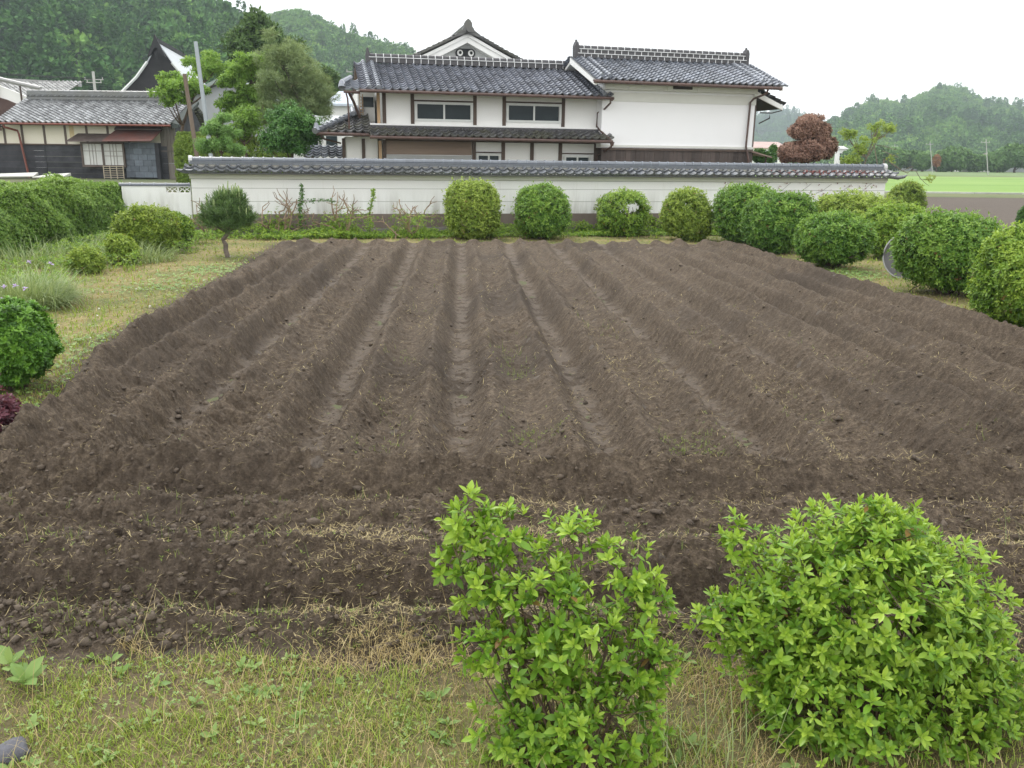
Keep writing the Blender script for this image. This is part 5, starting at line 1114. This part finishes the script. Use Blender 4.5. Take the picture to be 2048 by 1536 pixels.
    # iris blossoms
    for (px,py,l) in ((5,575,'purple iris bloom nearest the left photo edge'),(28,573,'pale mauve iris bloom second from the edge'),(47,578,'mauve iris bloom in front of the grass clump'),(3,600,'lowest lilac iris bloom above the yew'),(55,525,'faint lilac iris bloom up in the pale grass'),(98,528,'lilac iris bloom at the right tip of the grass')):
        p=A(px,py,10.4); e=empty('iris',(p[0],10.4,0)); tag(e,l,'flower','iris blooms in the left grass'); b=MB(); b.tube([(0,0,0),(.02,0,p[2])],.005,5); b.build('stem',gm,e)
        V,F,T=rosettes(np.array([[.02,0,p[2]]]),np.array([[0,-.2,1.]]),6,.05,.032,(30,100),.01,.2,tint=np.array([.5]),fine=True,rg=rg); mk('blossom',V,F,m_leaf('iris',(.30,.20,.50),(.42,.30,.62),(.62,.52,.75),.3,.5),e,True,{'tint':T})
    # little pine
    c=G(458,514); e=empty('young_pine',(c[0],c[1],0)); tag(e,'young pine with upright pale candles and a crooked bare stem','tree')
    rg=np.random.default_rng(71); m=mpp(c[1]+0,.8); b=MB(); b.tube([(0,0,-.1),(-.06,0,.14),(-.05,0,.26),(-.10,0,.36),(.02,0,.50),(.03,0,.75),(.0,0,1.1)],[.055,.05,.052,.045,.045,.035,.02],8)
    lobes=[(.02,0,.95,.48,.42,.28),(-.28,0,.75,.30,.28,.17),(.35,0,.80,.26,.26,.2),(.05,.1,1.15,.38,.34,.18),(.1,-.1,.68,.42,.36,.14)]
    P,N,Q=shellpts(lobes,1150,.6,.22,.2,rg,1.1); N=unit(N*.6+np.array([0,0,.9])+rg.normal(0,.2,N.shape))
    V,F,T=rosettes(P,N,16,.16,.010,(15,60),.05,.3,tint=np.clip(.15+.5*rg.random(len(P))*(P[:,2]/1.2),.05,1),fold=0,bend=.02,tipbright=.1,rg=rg)
    mk('foliage',V,F,m_leaf('pineneedle',(.045,.09,.03),(.12,.21,.06),(.24,.36,.12),.15,.5),e,False,{'tint':T})
    for i in range(12): p=P[rg.integers(len(P))]; b.tube([(0,0,.5),p*.5+[0,0,.25],p],[.02,.015,.006],5)
    b.build('trunk',m_plain('pinebark',(.22,.18,.15),(.10,.08,.07),9,.9,.9),e)
    b=MB(); up=P[(P[:,2]>.72)]
    for i in range(64): p=up[rg.integers(len(up))]; h=rg.uniform(.14,.36); b.tube([p,p+[rg.normal(0,.01),0,h*.5],p+[rg.normal(0,.02),0,h]],[.013,.017,.008],5,tint=rg.random())
    b.build('candles',m_plain('candle',(.24,.34,.11),(.36,.42,.2),8,.6,.1),e)
    # pruned bare shrubs at the wall
    W=Frame((-8.49,22.9,0),13); g='pruned bare shrubs along the wall'
    for (px,s,h,lab,sd) in ((412,.45,.75,'leafless pruned shrub half hidden by the young pine',1),(560,2.4,.95,'widest leafless pruned shrub against the wall right of the pine',2),(690,4.2,1.0,'pruned shrub with a few green shoots left of the smallest one',3),(826,6.0,.85,'smallest pruned shrub next to the tallest clipped azalea',4)):
        rg=np.random.default_rng(80+sd); p=A(px,460,22.1 if px<500 else 22.6+.0007*(px-500)); e=empty('pruned_shrub',(p[0],p[1]-.0,0)); tag(e,lab,'shrub',g); b=MB(); ends=[]
        for i in range(6 if sd!=1 else 4):
            a=rg.uniform(0,6.28); crooked(b,(math.cos(a)*.08,math.sin(a)*.06,0),(math.cos(a)*.75,math.sin(a)*.35,1.15),h*.72,.032,2,rg,.75,.28,.12,ends,4,5,.62)
        b.build('branches',m_plain('barebark',(.33,.24,.16),(.22,.16,.11),9,.85,.5),e)
        E=np.array([q for q,d in ends]); n=int(45*(1.0 if sd in(1,2) else 2.6)); P=E[rg.integers(0,len(E),n)]*[1,1,.62]+rg.normal(0,.09,(n,3)); P=np.vstack([P,np.stack([rg.normal(0,.34,n*4),rg.normal(0,.2,n*4),rg.random(n*4)**1.4*.6],1)])
        V,F,T=rosettes(P,unit(rg.normal(0,.5,P.shape)+[0,0,1]),5,.055,.026,(30,85),.02,.3,rg=rg); mk('leaf_shoots',V,F,AZ(),e,False,{'tint':T})
    # climbing shoots
    for (px,yt,yb,lab,sd) in ((601,372,470,'thin climbing vine rising up the wall beside the widest bare shrub',1),(735,380,450,'twiggy leafy shoot beside the pruned shrub with green leaves',2)):
        rg=np.random.default_rng(90+sd); a=A(px,yb,22.75); t=A(px+ (3 if sd==1 else 12),yt,22.85); e=empty('climbing_vine',(a[0],a[1],0)); tag(e,lab,'vine'); b=MB(); tt=np.linspace(0,1,14); C=np.stack([(t[0]-a[0])*tt+.03*np.sin(tt*9),0*tt,a[2]*0+t[2]*tt],1); b.tube(C,.008,5)
        if sd==1: b.tube([(.02,0,.93),(.5,.08,.95),(.95,.2,.93)],.007,5)
        b.build('stem',BARK(),e); n=220; i=rg.integers(0,14,n); P=C[i]+rg.normal(0,.055*(1.3-i/14)[:,None],(n,3))
        if sd==1: P=np.vstack([P,np.stack([rg.uniform(0,.95,70),rg.normal(.08,.03,70),.94+rg.normal(0,.03,70)],1)])
        V,F,T=rosettes(P,unit(rg.normal(0,.5,P.shape)+[0,-.6,.6]),4,.045,.028,(30,85),.01,.3,rg=rg); mk('leaves',V,F,DK() if sd==1 else AZ(),e,False,{'tint':T})
    # ground cover along the wall foot
    rg=np.random.default_rng(95); n=17000; s=rg.uniform(-1.5,15.5,n); dd=rg.uniform(-.08,1.0,n)**1.0*1.6
    X=W.o[0]+W.c*s+W.s*dd*1; Y=W.o[1]+W.s*s-W.c*dd
    hh=np.clip(.36*smst(-.2,.5,fbm(X,Y,.8,3,121))*(1-dd/2.1)+.08,.05,.5); ok=(fieldmask(X,Y)<-.02)&(rg.random(n)<.25+.8*smst(-.3,.45,fbm(X,Y,.5,2,122))); X,Y,hh=X[ok],Y[ok],hh[ok]; n=len(X)
    P=np.stack([X,Y,rg.random(n)**.7*hh],1)
    V,F,T=rosettes(P,unit(rg.normal(0,.35,P.shape)+[0,-.2,1]),5,.075,.036,(30,85),.02,.35,tint=np.clip(.2+.65*rg.random(n)+.5*(P[:,2]-.1),.07,1),rg=rg)
    tag(mk('ground_cover',V,F,AZ(),None,False,{'tint':T}),kind='stuff')
    n=9000; y=rg.uniform(19.0,24.0,n); x=-rg.uniform(4.6,9.9,n); x2=rg.uniform(-9.8,-7.0,n); y2=rg.uniform(12.5,21,n); X=np.concatenate([x,x2]); Y=np.concatenate([y,y2]); q=fbm(X,Y,1.1,3,131); ok=(fieldmask(X,Y)<-.6)&(rg.random(len(X))<smst(-.05,.45,q)*.8); X,Y=X[ok],Y[ok]; n=len(X)
    ok=Y<22.9+.23*(X+8.5)-.1; X,Y=X[ok],Y[ok]; n=len(X)
    P=np.stack([X,Y,rg.random(n)*.28],1); V,F,T=rosettes(P,unit(rg.normal(0,.3,P.shape)+[0,-.2,1]),5,.06,.03,(25,80),.03,.4,tint=.1+.65*rg.random(n),rg=rg); tag(mk('lawn_weeds',V,F,AZ(),None,False,{'tint':T}),kind='stuff')
    # red creeper on the wall tiles at right
    f=W; b=[]; rg=np.random.default_rng(97)
    n=330; s=np.concatenate([rg.normal(18.3,.75,200),rg.normal(19.8,.35,50),rg.uniform(15,20.4,80)]); n=len(s); P=np.stack([s,-.33+.35*rg.random(n),1.70+.12*rg.random(n)],1); P[250:,1]=-.03; P[250:,2]=1.0+.45*rg.random(n-250)
    e=empty('red_creeper',W.o,W.a); tag(e,'dry red creeper spreading over the wall tiles near the right end','creeper')
    V,F,T=rosettes(P,unit(rg.normal(0,.4,P.shape)+[0,-.7,.5]),4,.045,.022,(30,85),.01,.3,rg=rg); mk('leaves',V,F,m_leaf('redleaf',(.12,.035,.03),(.24,.055,.045),(.34,.11,.08),.2,.6),e,False,{'tint':T})
    b=MB(); 
    for i in range(7): a=15.5+i*.7; b.tube([(a,-.02,1.0+.3*rg.random()),(a+.2,-.02,1.2),(a+.5,-.03,1.4+.1*rg.random())],.004,4)
    b.build('stem',BARK(),e)
    # leaning basin
    c=G(1795,560); e=empty('leaning_basin',(c[0]+.10,c[1]+.15,0)); tag(e,'shallow round grey metal basin leaning on edge behind the largest azalea','basin')
    n=28; b=MB(); rs=[.0,.13,.25,.35,.41,.435,.44]; dp=[.13,.128,.115,.085,.045,.0,-.012]; V=[];F=[]
    for j in range(7):
        for i in range(n): a=i*2*math.pi/n; V.append((rs[j]*math.cos(a),dp[j],rs[j]*math.sin(a)))
    for j in range(7):
        for i in range(n): a=i*2*math.pi/n; V.append((rs[j]*math.cos(a)*1.0,dp[j]+.012,rs[j]*math.sin(a)))
    for j in range(6):
        for i in range(n): k=(i+1)%n; F.append((j*n+i,j*n+k,(j+1)*n+k,(j+1)*n+i)); F.append((7*n+j*n+i,7*n+(j+1)*n+i,7*n+(j+1)*n+k,7*n+j*n+k))
    b.add(V,F); o=b.build('basin_shell',m_plain('basin',(.17,.17,.18),(.10,.095,.09),2.5,.5,.2),e,True); o.location=(.16,.1,.42); o.rotation_euler=(-.22,0,.9-1.5)
    b=MB(); b.tube([(.44*math.cos(a),-.005,.44*math.sin(a)) for a in np.linspace(0,2*math.pi,33)],.014,6,False); r=b.build('rim',m_plain('rimg',(.38,.38,.37),(.28,.28,.27),3,.5,.1),o)
    # long dry stalks on the field
    b=MB()
    # stone at bottom left
    c=G(20,1512); e=empty('stone',(c[0],c[1],0)); tag(e,'dark flat stone in the grass at the bottom left corner','stone')
    d=unit(rng.normal(0,1,(3,3))); n=14; V=[];F=[]
    for j in range(8):
        for i in range(n):
            th=math.pi*j/7; a=i*2*math.pi/n; v=np.array([math.sin(th)*math.cos(a),math.sin(th)*math.sin(a),math.cos(th)]); rr=1+.13*math.sin(v[0]*5+1)+.1*math.sin(v[1]*7+v[2]*4); V.append((v[0]*.075*rr,v[1]*.06*rr,v[2]*.04*rr+.01))
    for j in range(7):
        for i in range(n): k=(i+1)%n; F.append((j*n+i,(j+1)*n+i,(j+1)*n+k,j*n+k))
    mk('stone_body',V,[np.array(F)],m_plain('stonem',(.13,.13,.15),(.08,.08,.09),9,.8,.6),e,True,{'tint':np.full(len(V),.5)})
    # stray tall grass stalks before the right bush
    rg=np.random.default_rng(99)
    for (px,py,lab,n,H) in ((1440,1530,'thin pale grass stalks rising in front of the dense azalea dome',26,.42),(2040,1120,'few green grass stalks at the right photo edge on the soil',6,.3),(1330,1560,'short sparse stalks between the two nearest shrubs',22,.28)):
        c=G(min(px,2040),py); e=empty('grass_stalks',(c[0],c[1],0)); tag(e,lab,'grass clump'); P=np.stack([rg.normal(0,.12,n),rg.normal(0,.05,n),0*np.zeros(n)],1); V,F,T=blades(P,H*(.5+.6*rg.random(n)),.0035+.002*rg.random(n),.2+.6*rg.random(n),rg.random(n)*6.28,6,1.2,tint=.5+.5*rg.random(n),rg=rg); mk('blade_tuft',V,F,gm,e,False,{'tint':T})
def veg_far():
    lm=m_leaf('maple',(.10,.19,.03),(.20,.36,.06),(.36,.52,.12),.35,.5)
    g='garden trees behind the wall'
    tree('maple','light green maple spreading before the steep farmhouse, left of the steel pole',350,300,36,[(350,160,28,12),(318,178,20,9),(375,170,38,18),(345,195,35,10),(420,130,50,28,2),(395,175,30,15)],1900,.16,lm,101,g,clump=(75,.26,.38),trunk_r=.1,shade=(.25,.9),limbs=16,k=5)
    tree('maple','taller light green maple between steel pole and brown pine',500,300,37,[(505,125,34,22),(480,160,36,30),(520,180,45,40),(470,200,35,30),(530,130,30,30),(500,225,45,25),(455,215,25,16),(535,235,30,20)],5200,.15,lm,102,g,clump=(150,.27,.4),trunk_r=.12,shade=(.2,.85),limbs=18)
    tree('cypress','tall dark green conifer behind the maples, highest of the garden trees',520,300,62,[(520,62,26,32),(515,95,42,35),(520,140,55,45),(545,120,35,45),(500,110,35,40),(590,140,30,50),(560,190,60,50)],7500,.42,m_leaf('cyp',(.025,.06,.014),(.065,.13,.025),(.14,.23,.05),.15,.6),103,g,clump=(150,.75,1.0),trunk_r=.25,shade=(.1,.8),k=6,W=.35)
    tree('pine','big brownish green pine beside the house, above the round dark tree',600,300,35.6,[(545,90,18,25),(560,120,40,32),(600,130,45,40),(625,175,38,45),(570,180,60,50),(620,215,35,30),(560,225,50,22),(650,190,14,22)],4400,.23,m_leaf('pineb',(.11,.17,.075),(.24,.32,.14),(.42,.50,.24),.25,.6,old=(.34,.23,.14)),104,g,clump=(120,.30,.75),k=12,W=.09,spread=(15,80),trunk_r=.16,shade=(.05,.8),limbs=30,bark=m_plain('darkbark',(.06,.05,.045),(.1,.085,.07),5,.9,.6),lean=.8)
    tree('round_evergreen','dense round dark green tree behind the wall, left of the entrance wing',583,312,30,[(583,262,52,44),(560,275,36,32),(605,270,34,36),(585,235,34,22)],6500,.11,m_leaf('rounde',(.025,.09,.02),(.075,.20,.04),(.19,.36,.09),.2,.45),105,g,clump=(90,.32,.8),trunk_r=.09,shade=(.1,.85),limbs=12)
    tree('weeping_cypress','feathery bright green conifer just over the left wall tiles',440,318,25.5,[(445,232,18,14),(432,250,26,14),(412,262,20,10),(455,268,30,14),(430,288,40,16),(470,296,26,12),(405,296,18,10)],3800,.10,m_leaf('feather',(.07,.16,.04),(.18,.34,.09),(.36,.54,.20),.3,.5),106,g,clump=(60,.16,.4),trunk_r=.05,shade=(.2,.9),limbs=10,nz=-.1,W=.25,k=6)
    tree('garden_tree','thin multi stemmed tree with sparse leaves before the grey house',495,312,34,[(490,235,30,22),(500,255,28,18),(478,262,18,12)],900,.13,lm,107,g,clump=(35,.3,.5),trunk_r=.07,shade=(.1,.6),limbs=18)
    tree('dark_spruce','dark narrow conifer between brown pine and house roof',650,290,70,[(655,170,15,45),(660,210,22,45),(668,250,18,30),(640,240,25,30)],2600,.42,m_leaf('cyp'),108,g,clump=(60,.6,1.2),trunk_r=.15,shade=(.1,.7),k=6,W=.3) if False else tree('dark_spruce','dark narrow conifer between brown pine and house roof',650,290,70,[(655,170,15,45),(660,210,22,45),(668,250,18,30),(640,240,25,30)],2600,.42,MATS['cyp'],108,g,clump=(60,.6,1.2),trunk_r=.15,shade=(.1,.7),k=6,W=.3)
    # clipped yellow green hedge
    ym=m_leaf('yhedge',(.07,.13,.015),(.16,.26,.03),(.30,.40,.07),.2,.5)
    a=A(349,265,36); hedge_box('clipped_hedge','tall yellow green hedge right beside the old shed',0,1.5,0,1.0,a[2]-.65,5500,.09,ym,52,0,(a[0],36,.65),wob=.05)
    a=A(460,275,34); hedge_box('clipped_hedge','lower yellow green hedge behind the feathery conifer',-2.2,2.1,0,1.0,a[2]-.5,8500,.09,ym,53,0,(a[0],34,.5),wob=.05)
    # brown topiary
    e=tree('brown_topiary','cloud pruned tree with withered red brown foliage behind the wall',1612,325,30,[(1620,248,26,18),(1600,262,22,14),(1645,262,14,12),(1612,258,24,20),(1585,302,26,17),(1620,300,36,20),(1650,296,22,20),(1645,275,12,8),(1600,312,34,10),(1572,312,12,12)],7000,.095,m_leaf('brownleaf',(.11,.06,.045),(.27,.155,.115),(.50,.33,.25),.1,.7),109,None,thick=.42,amp=.25,trunk_r=.09,shade=(.15,.9),k=6,limbs=12)
    # sparse tree
    tree('sparse_tree','sparse yellow green tree leaning over the wall behind the topiary',1712,325,29.5,[(1742,258,18,12),(1766,268,16,10),(1700,268,14,9),(1720,285,14,10),(1752,282,10,8),(1722,300,18,14),(1700,322,20,8),(1780,258,8,8),(1760,245,10,5)],900,.085,m_leaf('sparse',(.16,.24,.04),(.30,.42,.08),(.45,.55,.15),.35,.5),110,None,clump=(40,.17,.7),trunk_r=.05,shade=(.2,.9),limbs=26,bark=m_plain('lichen',(.22,.20,.14),(.14,.12,.09),9,.9,.4),lean=.1)
    rg=np.random.default_rng(111); p=A(1775,318,28.2); e=empty('dead_branch',(p[0],28.2,0)); tag(e,'bare twisting branch drooping past the right end of the wall','branch'); b=MB()
    def Q(x,y,D=28.0): return A(x,y,D)-np.array([p[0],28.2,0])
    b.tube([(0,0,-.1),(0,0,.9),Q(1768,318),Q(1785,328),Q(1805,342)],[.04,.035,.022,.018,.014],6); b.tube([Q(1765,302),Q(1790,312),Q(1797,315)],.012,5); b.tube([(0,0,1.0),Q(1748,290),Q(1768,292),Q(1792,300)],[.02,.016,.012,.008],5)
    b.tube([Q(1805,342),Q(1815,346),Q(1822,340),Q(1832,342),Q(1840,356),Q(1850,366),Q(1858,372)],[.014,.014,.012,.012,.01,.008,.005],5); b.tube([Q(1805,342),Q(1820,334),Q(1826,334)],.009,5); b.tube([Q(1838,358),Q(1858,360),Q(1870,356)],.007,5)
    b.build('limb',m_plain('lichen'),e); E=np.array([Q(1862+rg.normal(0,6),356+rg.normal(0,4)) for i in range(30)]+[Q(1782+rg.normal(0,5),316+rg.normal(0,5)) for i in range(22)]); V,F,T=rosettes(E,unit(rg.normal(0,1,E.shape)+[0,0,.5]),4,.07,.04,(30,85),.02,.3,rg=rg); mk('leaves',V,F,m_leaf('sparse2',(.16,.24,.04),(.30,.42,.08),(.45,.50,.15),.3,.5),e,False,{'tint':T})
    # greenery between storehouse and topiary
    tree('evergreen_bush','small round bush at the right foot of the storehouse',1525,322,36,[(1520,312,14,12),(1535,316,10,8)],900,.12,DK(),112,None,cat='shrub',trunk_r=.04,shade=(.2,.9))
    tree('cypress','small dark cone tree between storehouse and topiary',1545,322,60,[(1545,308,6,16)],500,.2,DK(),113,None,trunk_r=.06,shade=(.2,.8))
    # tree line across the rice fields
    g='trees along the far edge of the rice fields'; rg=np.random.default_rng(115)
    L=[(1708,318,22,18,'first olive green far tree just right of the topiary'),(1745,312,24,22,'rounded far tree behind the sparse yellow tree'),(1790,316,26,20,'low far tree right of the sparse tree'),(1825,318,20,15,'small far tree left of the leaning pole'),(1845,322,14,12,'smallest far tree by the leaning pole foot'),(1905,318,32,22,'broad dark far tree between the two distant poles'),(1955,324,20,14,'low far tree touching the second pole'),(1995,322,24,18,'pale far tree before the low house'),(2030,312,30,24,'large dark far tree at the right photo edge'),(2085,315,30,22,'far tree beyond the right photo edge'),(1885,328,12,10,'low round far shrub left of the broad tree')]
    fm=m_leaf('fartree',(.05,.12,.035),(.10,.20,.055),(.19,.32,.09),.1,.7)
    for i,(px,py,rx,rz,lab) in enumerate(L):
        tree('far_tree',lab,px,338,206+rg.random()*4,[(px,py,rx,rz*.8),(px-rx*.4,py+5,rx*.6,rz*.6),(px+rx*.4,py+4,rx*.6,rz*.65)],1100,.9,fm,120+i,g,trunk_r=.3,shade=(.1,.9),thick=.3,amp=.2,k=4,W=.6)
    tree('autumn_tree','tiny orange brown tree among the far green ones',1873,338,203,[(1873,322,5,9)],250,.6,m_leaf('orange',(.2,.09,.03),(.32,.15,.05),(.4,.22,.1),.1,.7),140,None,trunk_r=.15)
# ---------------- hills -------------
def interp(P,x): return np.interp(x,[p[0] for p in P],[p[1] for p in P])
HILLS=[
 # name, silhouette pixels, ridge dist, foot dist, foot py, tree scale, count, cone-fraction
 ('near_left_hill',[(-700,-250),(-300,-160),(-60,-90),(120,-40),(230,-12),(272,6),(300,24),(318,12),(335,6),(375,2),(400,12),(430,24),(455,38),(490,62),(520,90),(560,140),(600,190),(640,240)],330,150,205,1.0,2300,.62),
 ('middle_hill',[(380,150),(440,90),(490,52),(540,42),(575,38),(608,33),(630,40),(660,58),(700,75),(740,92),(790,108),(830,118),(900,150),(1000,200),(1100,240)],560,300,255,1.0,2400,.25),
 ('right_far_hill',[(1380,300),(1440,262),(1500,238),(1535,228),(1570,226),(1590,230),(1612,250),(1640,275),(1700,300)],1500,1000,312,1.6,900,.1),
 ('right_hill',[(1560,325),(1600,290),(1640,268),(1680,246),(1705,230),(1730,214),(1760,213),(1785,218),(1815,206),(1850,186),(1875,181),(1905,186),(1935,204),(1960,217),(1990,221),(2048,227),(2150,225),(2300,240),(2600,260)],850,430,322,1.15,5200,.3)]
def AV(x,y,D):
    r=ray(x,y); t=D/r[1]; return r[0]*t,r[2]*t+EYE
def hill_surface(H,px,f):
    nm,sil,Dr,Df,fy=H[:5]; D=Df+(Dr-Df)*f
    _,top=AV(px,interp(sil,px),Dr); fx,_=AV(px,fy,Df); foot=farz(fx,Df)-1
    top=np.maximum(top,foot+.5); x=fx/Df*D
    z=foot+(top-foot)*(1-(1-f)**1.25); z=z+(top-foot)*.10*fbm(x,D*.6+0*x,60*Dr/330,3,3)*np.sin(np.pi*np.clip(f,0,1))
    return x,D,z
def hills():
    rg=np.random.default_rng(200)
    # crown templates
    def cone(k,ns,seed):
        r=np.random.default_rng(seed); P=[];N=[]
        h=r.random(ns)**.75; a=r.random(ns)*6.28; rad=(1-h)**.8*.5*(.65+.4*r.random(ns))+.03
        P=np.stack([rad*np.cos(a),rad*np.sin(a),h*1.55-.35],1); N=unit(np.stack([np.cos(a),np.sin(a),.25+0*a],1)); return P,N,h
    def ball(k,ns,seed):
        r=np.random.default_rng(seed); lo=[(0,0,.35,.42,.42,.38),(.2,.1,.5,.28,.28,.25),(-.2,0,.42,.3,.3,.26),(0,-.2,.3,.32,.3,.26)]
        P,N,Q=shellpts(lo,ns,.3,.15,-.3,r); return P,N,P[:,2]
    tm=[]
    for i in range(5): tm.append(('c',)+cone(0,90,i))
    for i in range(5): tm.append(('b',)+ball(0,70,50+i))
    fm=m_forest()
    for H in HILLS:
        nm,sil,Dr,Df,fy,sc,cnt,cf=H
        px=np.linspace(sil[0][0],sil[-1][0],90); fs=np.concatenate([np.linspace(0,1,26),[1.25]])
        V=[]
        for f in fs:
            x,D,z=hill_surface(H,px,min(f,1.0)); D=Df+(Dr-Df)*f
            if f>1: z=z-.4*np.abs(z)-20
            V.append(np.stack([x*(D/(Df+(Dr-Df)*min(f,1))),np.full_like(x,D),z-(1.5*sc)],1))
        V=np.array(V); n=len(px); idx=np.arange(V.shape[0]*n).reshape(-1,n); Q=np.stack([idx[:-1,:-1],idx[:-1,1:],idx[1:,1:],idx[1:,:-1]],-1).reshape(-1,4)
        tag(mk('hill',V.reshape(-1,3),Q,m_plain('hillsoil',(.03,.055,.02),(.045,.075,.03),.05,.95,.3),None,True),kind='structure')
        # trees
        f=rg.random(cnt)**.9; pxs=rg.uniform(sil[0][0],sil[-1][0],cnt)
        nr=cnt//7; f=np.concatenate([f,np.full(nr,1.0)-rg.random(nr)*.03]); pxs=np.concatenate([pxs,np.linspace(sil[0][0],sil[-1][0],nr)+rg.normal(0,2,nr)])
        x,Dd,z=hill_surface(H,pxs,f)
        rid=f>.96
        size=sc*rg.uniform(5.0,8.5,len(f))*np.where(rid,.72 if Dr<400 else .5,1); zone=fbm(x,Dd,45*Dr/330,2,7)
        bright={'near_left_hill':.36,'middle_hill':.56,'right_far_hill':.5,'right_hill':.70}[nm]+.55*fbm(x,Dd*1.0,70*Dr/330,3,11)+rg.normal(0,.10 if Dr<400 else .05,len(f))
        isc=(rg.random(len(f))<np.clip(cf+.8*zone,0,1)); bright=np.where(isc,bright*.6,bright)
        parts=[]
        for ti,(kd,P,N,hh) in enumerate(tm):
            s=np.where((isc==(kd=='c'))&(rg.integers(0,5,len(f))==ti%5))[0]
            if not len(s): continue
            m=len(s); c,sn=np.cos(rg.random(m)*6.28),np.sin(rg.random(m)*6.28); nrm=np.sqrt(c*c+sn*sn); c/=nrm; sn/=nrm
            S=size[s][:,None,None]*np.array([1,1,1.0])*np.where(kd=='c',np.array([.85,.85,1.15]),np.array([1.05,1.05,.95]))
            Pr=np.stack([P[:,0]*c[:,None]-P[:,1]*sn[:,None],P[:,0]*sn[:,None]+P[:,1]*c[:,None],np.tile(P[:,2],(m,1))],-1)*S+np.stack([x[s],Dd[s],z[s]-.6*sc],1)[:,None]
            Nr=np.stack([N[:,0]*c[:,None]-N[:,1]*sn[:,None],N[:,0]*sn[:,None]+N[:,1]*c[:,None],np.tile(N[:,2],(m,1))],-1)
            Pf=Pr.reshape(-1,3); Nf=Nr.reshape(-1,3); LL=np.repeat(size[s],len(P))*(.20 if kd=='b' else .17)
            t=np.repeat(bright[s],len(P))+rg.normal(0,.08,len(Pf))+.25*(np.tile(hh,m)-.4)
            # two crossed leaf sprays per point
            for q in range(2):
                d=unit(Nf+rg.normal(0,.55,Nf.shape)+[0,0,.25 if kd=='b' else -.15]); sd=unit(np.cross(d,rg.normal(0,1,d.shape)))
                Vv,Ff,mm=leafmesh(Pf,d,sd,LL,LL*.62,.1); parts.append((Vv,Ff,np.repeat(np.clip(t,0,1),mm)))
        V,F,T=merge(parts); tag(mk('hillside_forest',V,F,fm,None,False,{'tint':T}),kind='stuff')
def m_forest():
    m,nt,out=newmat('forest'); t=attr(nt,'tint'); col=ramp(nt,t,[(0,(.025,.07,.02)),(.35,(.055,.145,.035)),(.65,(.13,.27,.055)),(1,(.28,.44,.09))])
    princ(nt,out,col,.8,None,.2); return m
# ================= CAMERA, LIGHT, ASSEMBLY =================
def setup():
    sc=bpy.context.scene
    cd=bpy.data.cameras.new('camera'); cam=bpy.data.objects.new('camera',cd); COL.objects.link(cam); sc.camera=cam
    cd.sensor_width=36; cd.lens=FPX/2048*36; cd.clip_start=.05; cd.clip_end=9000
    from mathutils import Matrix
    cam.matrix_world=Matrix.Translation((0,0,EYE))@Matrix.Rotation(math.pi/2-PIT,4,'X')@Matrix.Rotation(ROLL,4,'Z')
    w=bpy.data.worlds.new('World'); sc.world=w; w.use_nodes=True; nt=w.node_tree; nt.nodes.clear()
    out=nt.nodes.new('ShaderNodeOutputWorld'); bg=nt.nodes.new('ShaderNodeBackground'); sky=nt.nodes.new('ShaderNodeTexSky'); sky.sky_type='NISHITA'; sky.sun_disc=False
    el,az=R(60),R(325); sky.sun_elevation=el; sky.sun_rotation=az
    # overcast: an even bright cloud deck over the sky model, slightly darker and bluer in soft patches
    c=nt.nodes.new('ShaderNodeTexCoord'); n=noise(nt,1.6,4,.5,c.outputs['Generated']); cl=ramp(nt,n,[(.35,(9.9,9.9,9.9)),(.65,(11.3,11.2,11.0))])
    nt.links.new(mixc(nt,.93,sky.outputs[0],cl),bg.inputs[0]); bg.inputs[1].default_value=.1; nt.links.new(bg.outputs[0],out.inputs[0])
    L=bpy.data.lights.new('sun','SUN'); L.energy=1.4; L.angle=R(18); L.color=(1,.97,.92); s=bpy.data.objects.new('sun',L); COL.objects.link(s)
    # sun_rotation is measured clockwise from +Y: high, veiled light from the left and slightly ahead
    d=np.array([math.sin(az)*math.cos(el),math.cos(az)*math.cos(el),math.sin(el)])
    from mathutils import Vector
    s.rotation_euler=Vector(-d).to_track_quat('-Z','Y').to_euler()
    sc.view_settings.view_transform='Standard'; sc.view_settings.look='None'; sc.view_settings.gamma=1; sc.view_settings.use_curve_mapping=False; sc.view_settings.exposure=EXPO
    sc.cycles.use_denoising=DEN; sc.cycles.max_bounces=6; sc.cycles.volume_bounces=0; sc.cycles.transparent_max_bounces=4; sc.cycles.use_adaptive_sampling=True
    sc.cycles.diffuse_bounces=3; sc.cycles.glossy_bounces=2; sc.cycles.transmission_bounces=3
def haze():
    m,nt,out=newmat('haze'); v=nt.nodes.new('ShaderNodeVolumePrincipled'); v.inputs['Color'].default_value=(.80,.92,1,1); v.inputs['Density'].default_value=HAZE; v.inputs['Anisotropy'].default_value=.2
    nt.links.new(v.outputs[0],out.inputs['Volume']); b=MB(); b.box(-1400,1400,-80,1800,-45,430); o=b.build('haze',m); tag(o,kind='stuff'); return o
EXPO=.95; HAZE=.00045; DEN=True
import time
_t=time.time()
def step(n):
    global _t; print('STEP',n,round(time.time()-_t,1)); _t=time.time()
setup(); build_ground(); step('ground'); build_far(); straw_and_weeds(); step('straw'); grassland(); step('grass')
build_wall(); build_house(); build_gable(); build_kura(); build_shed(); build_back(); step('buildings')
veg_near(); step('near'); veg_mid(); step('mid'); veg_far(); step('far'); hills(); step('hills'); haze()
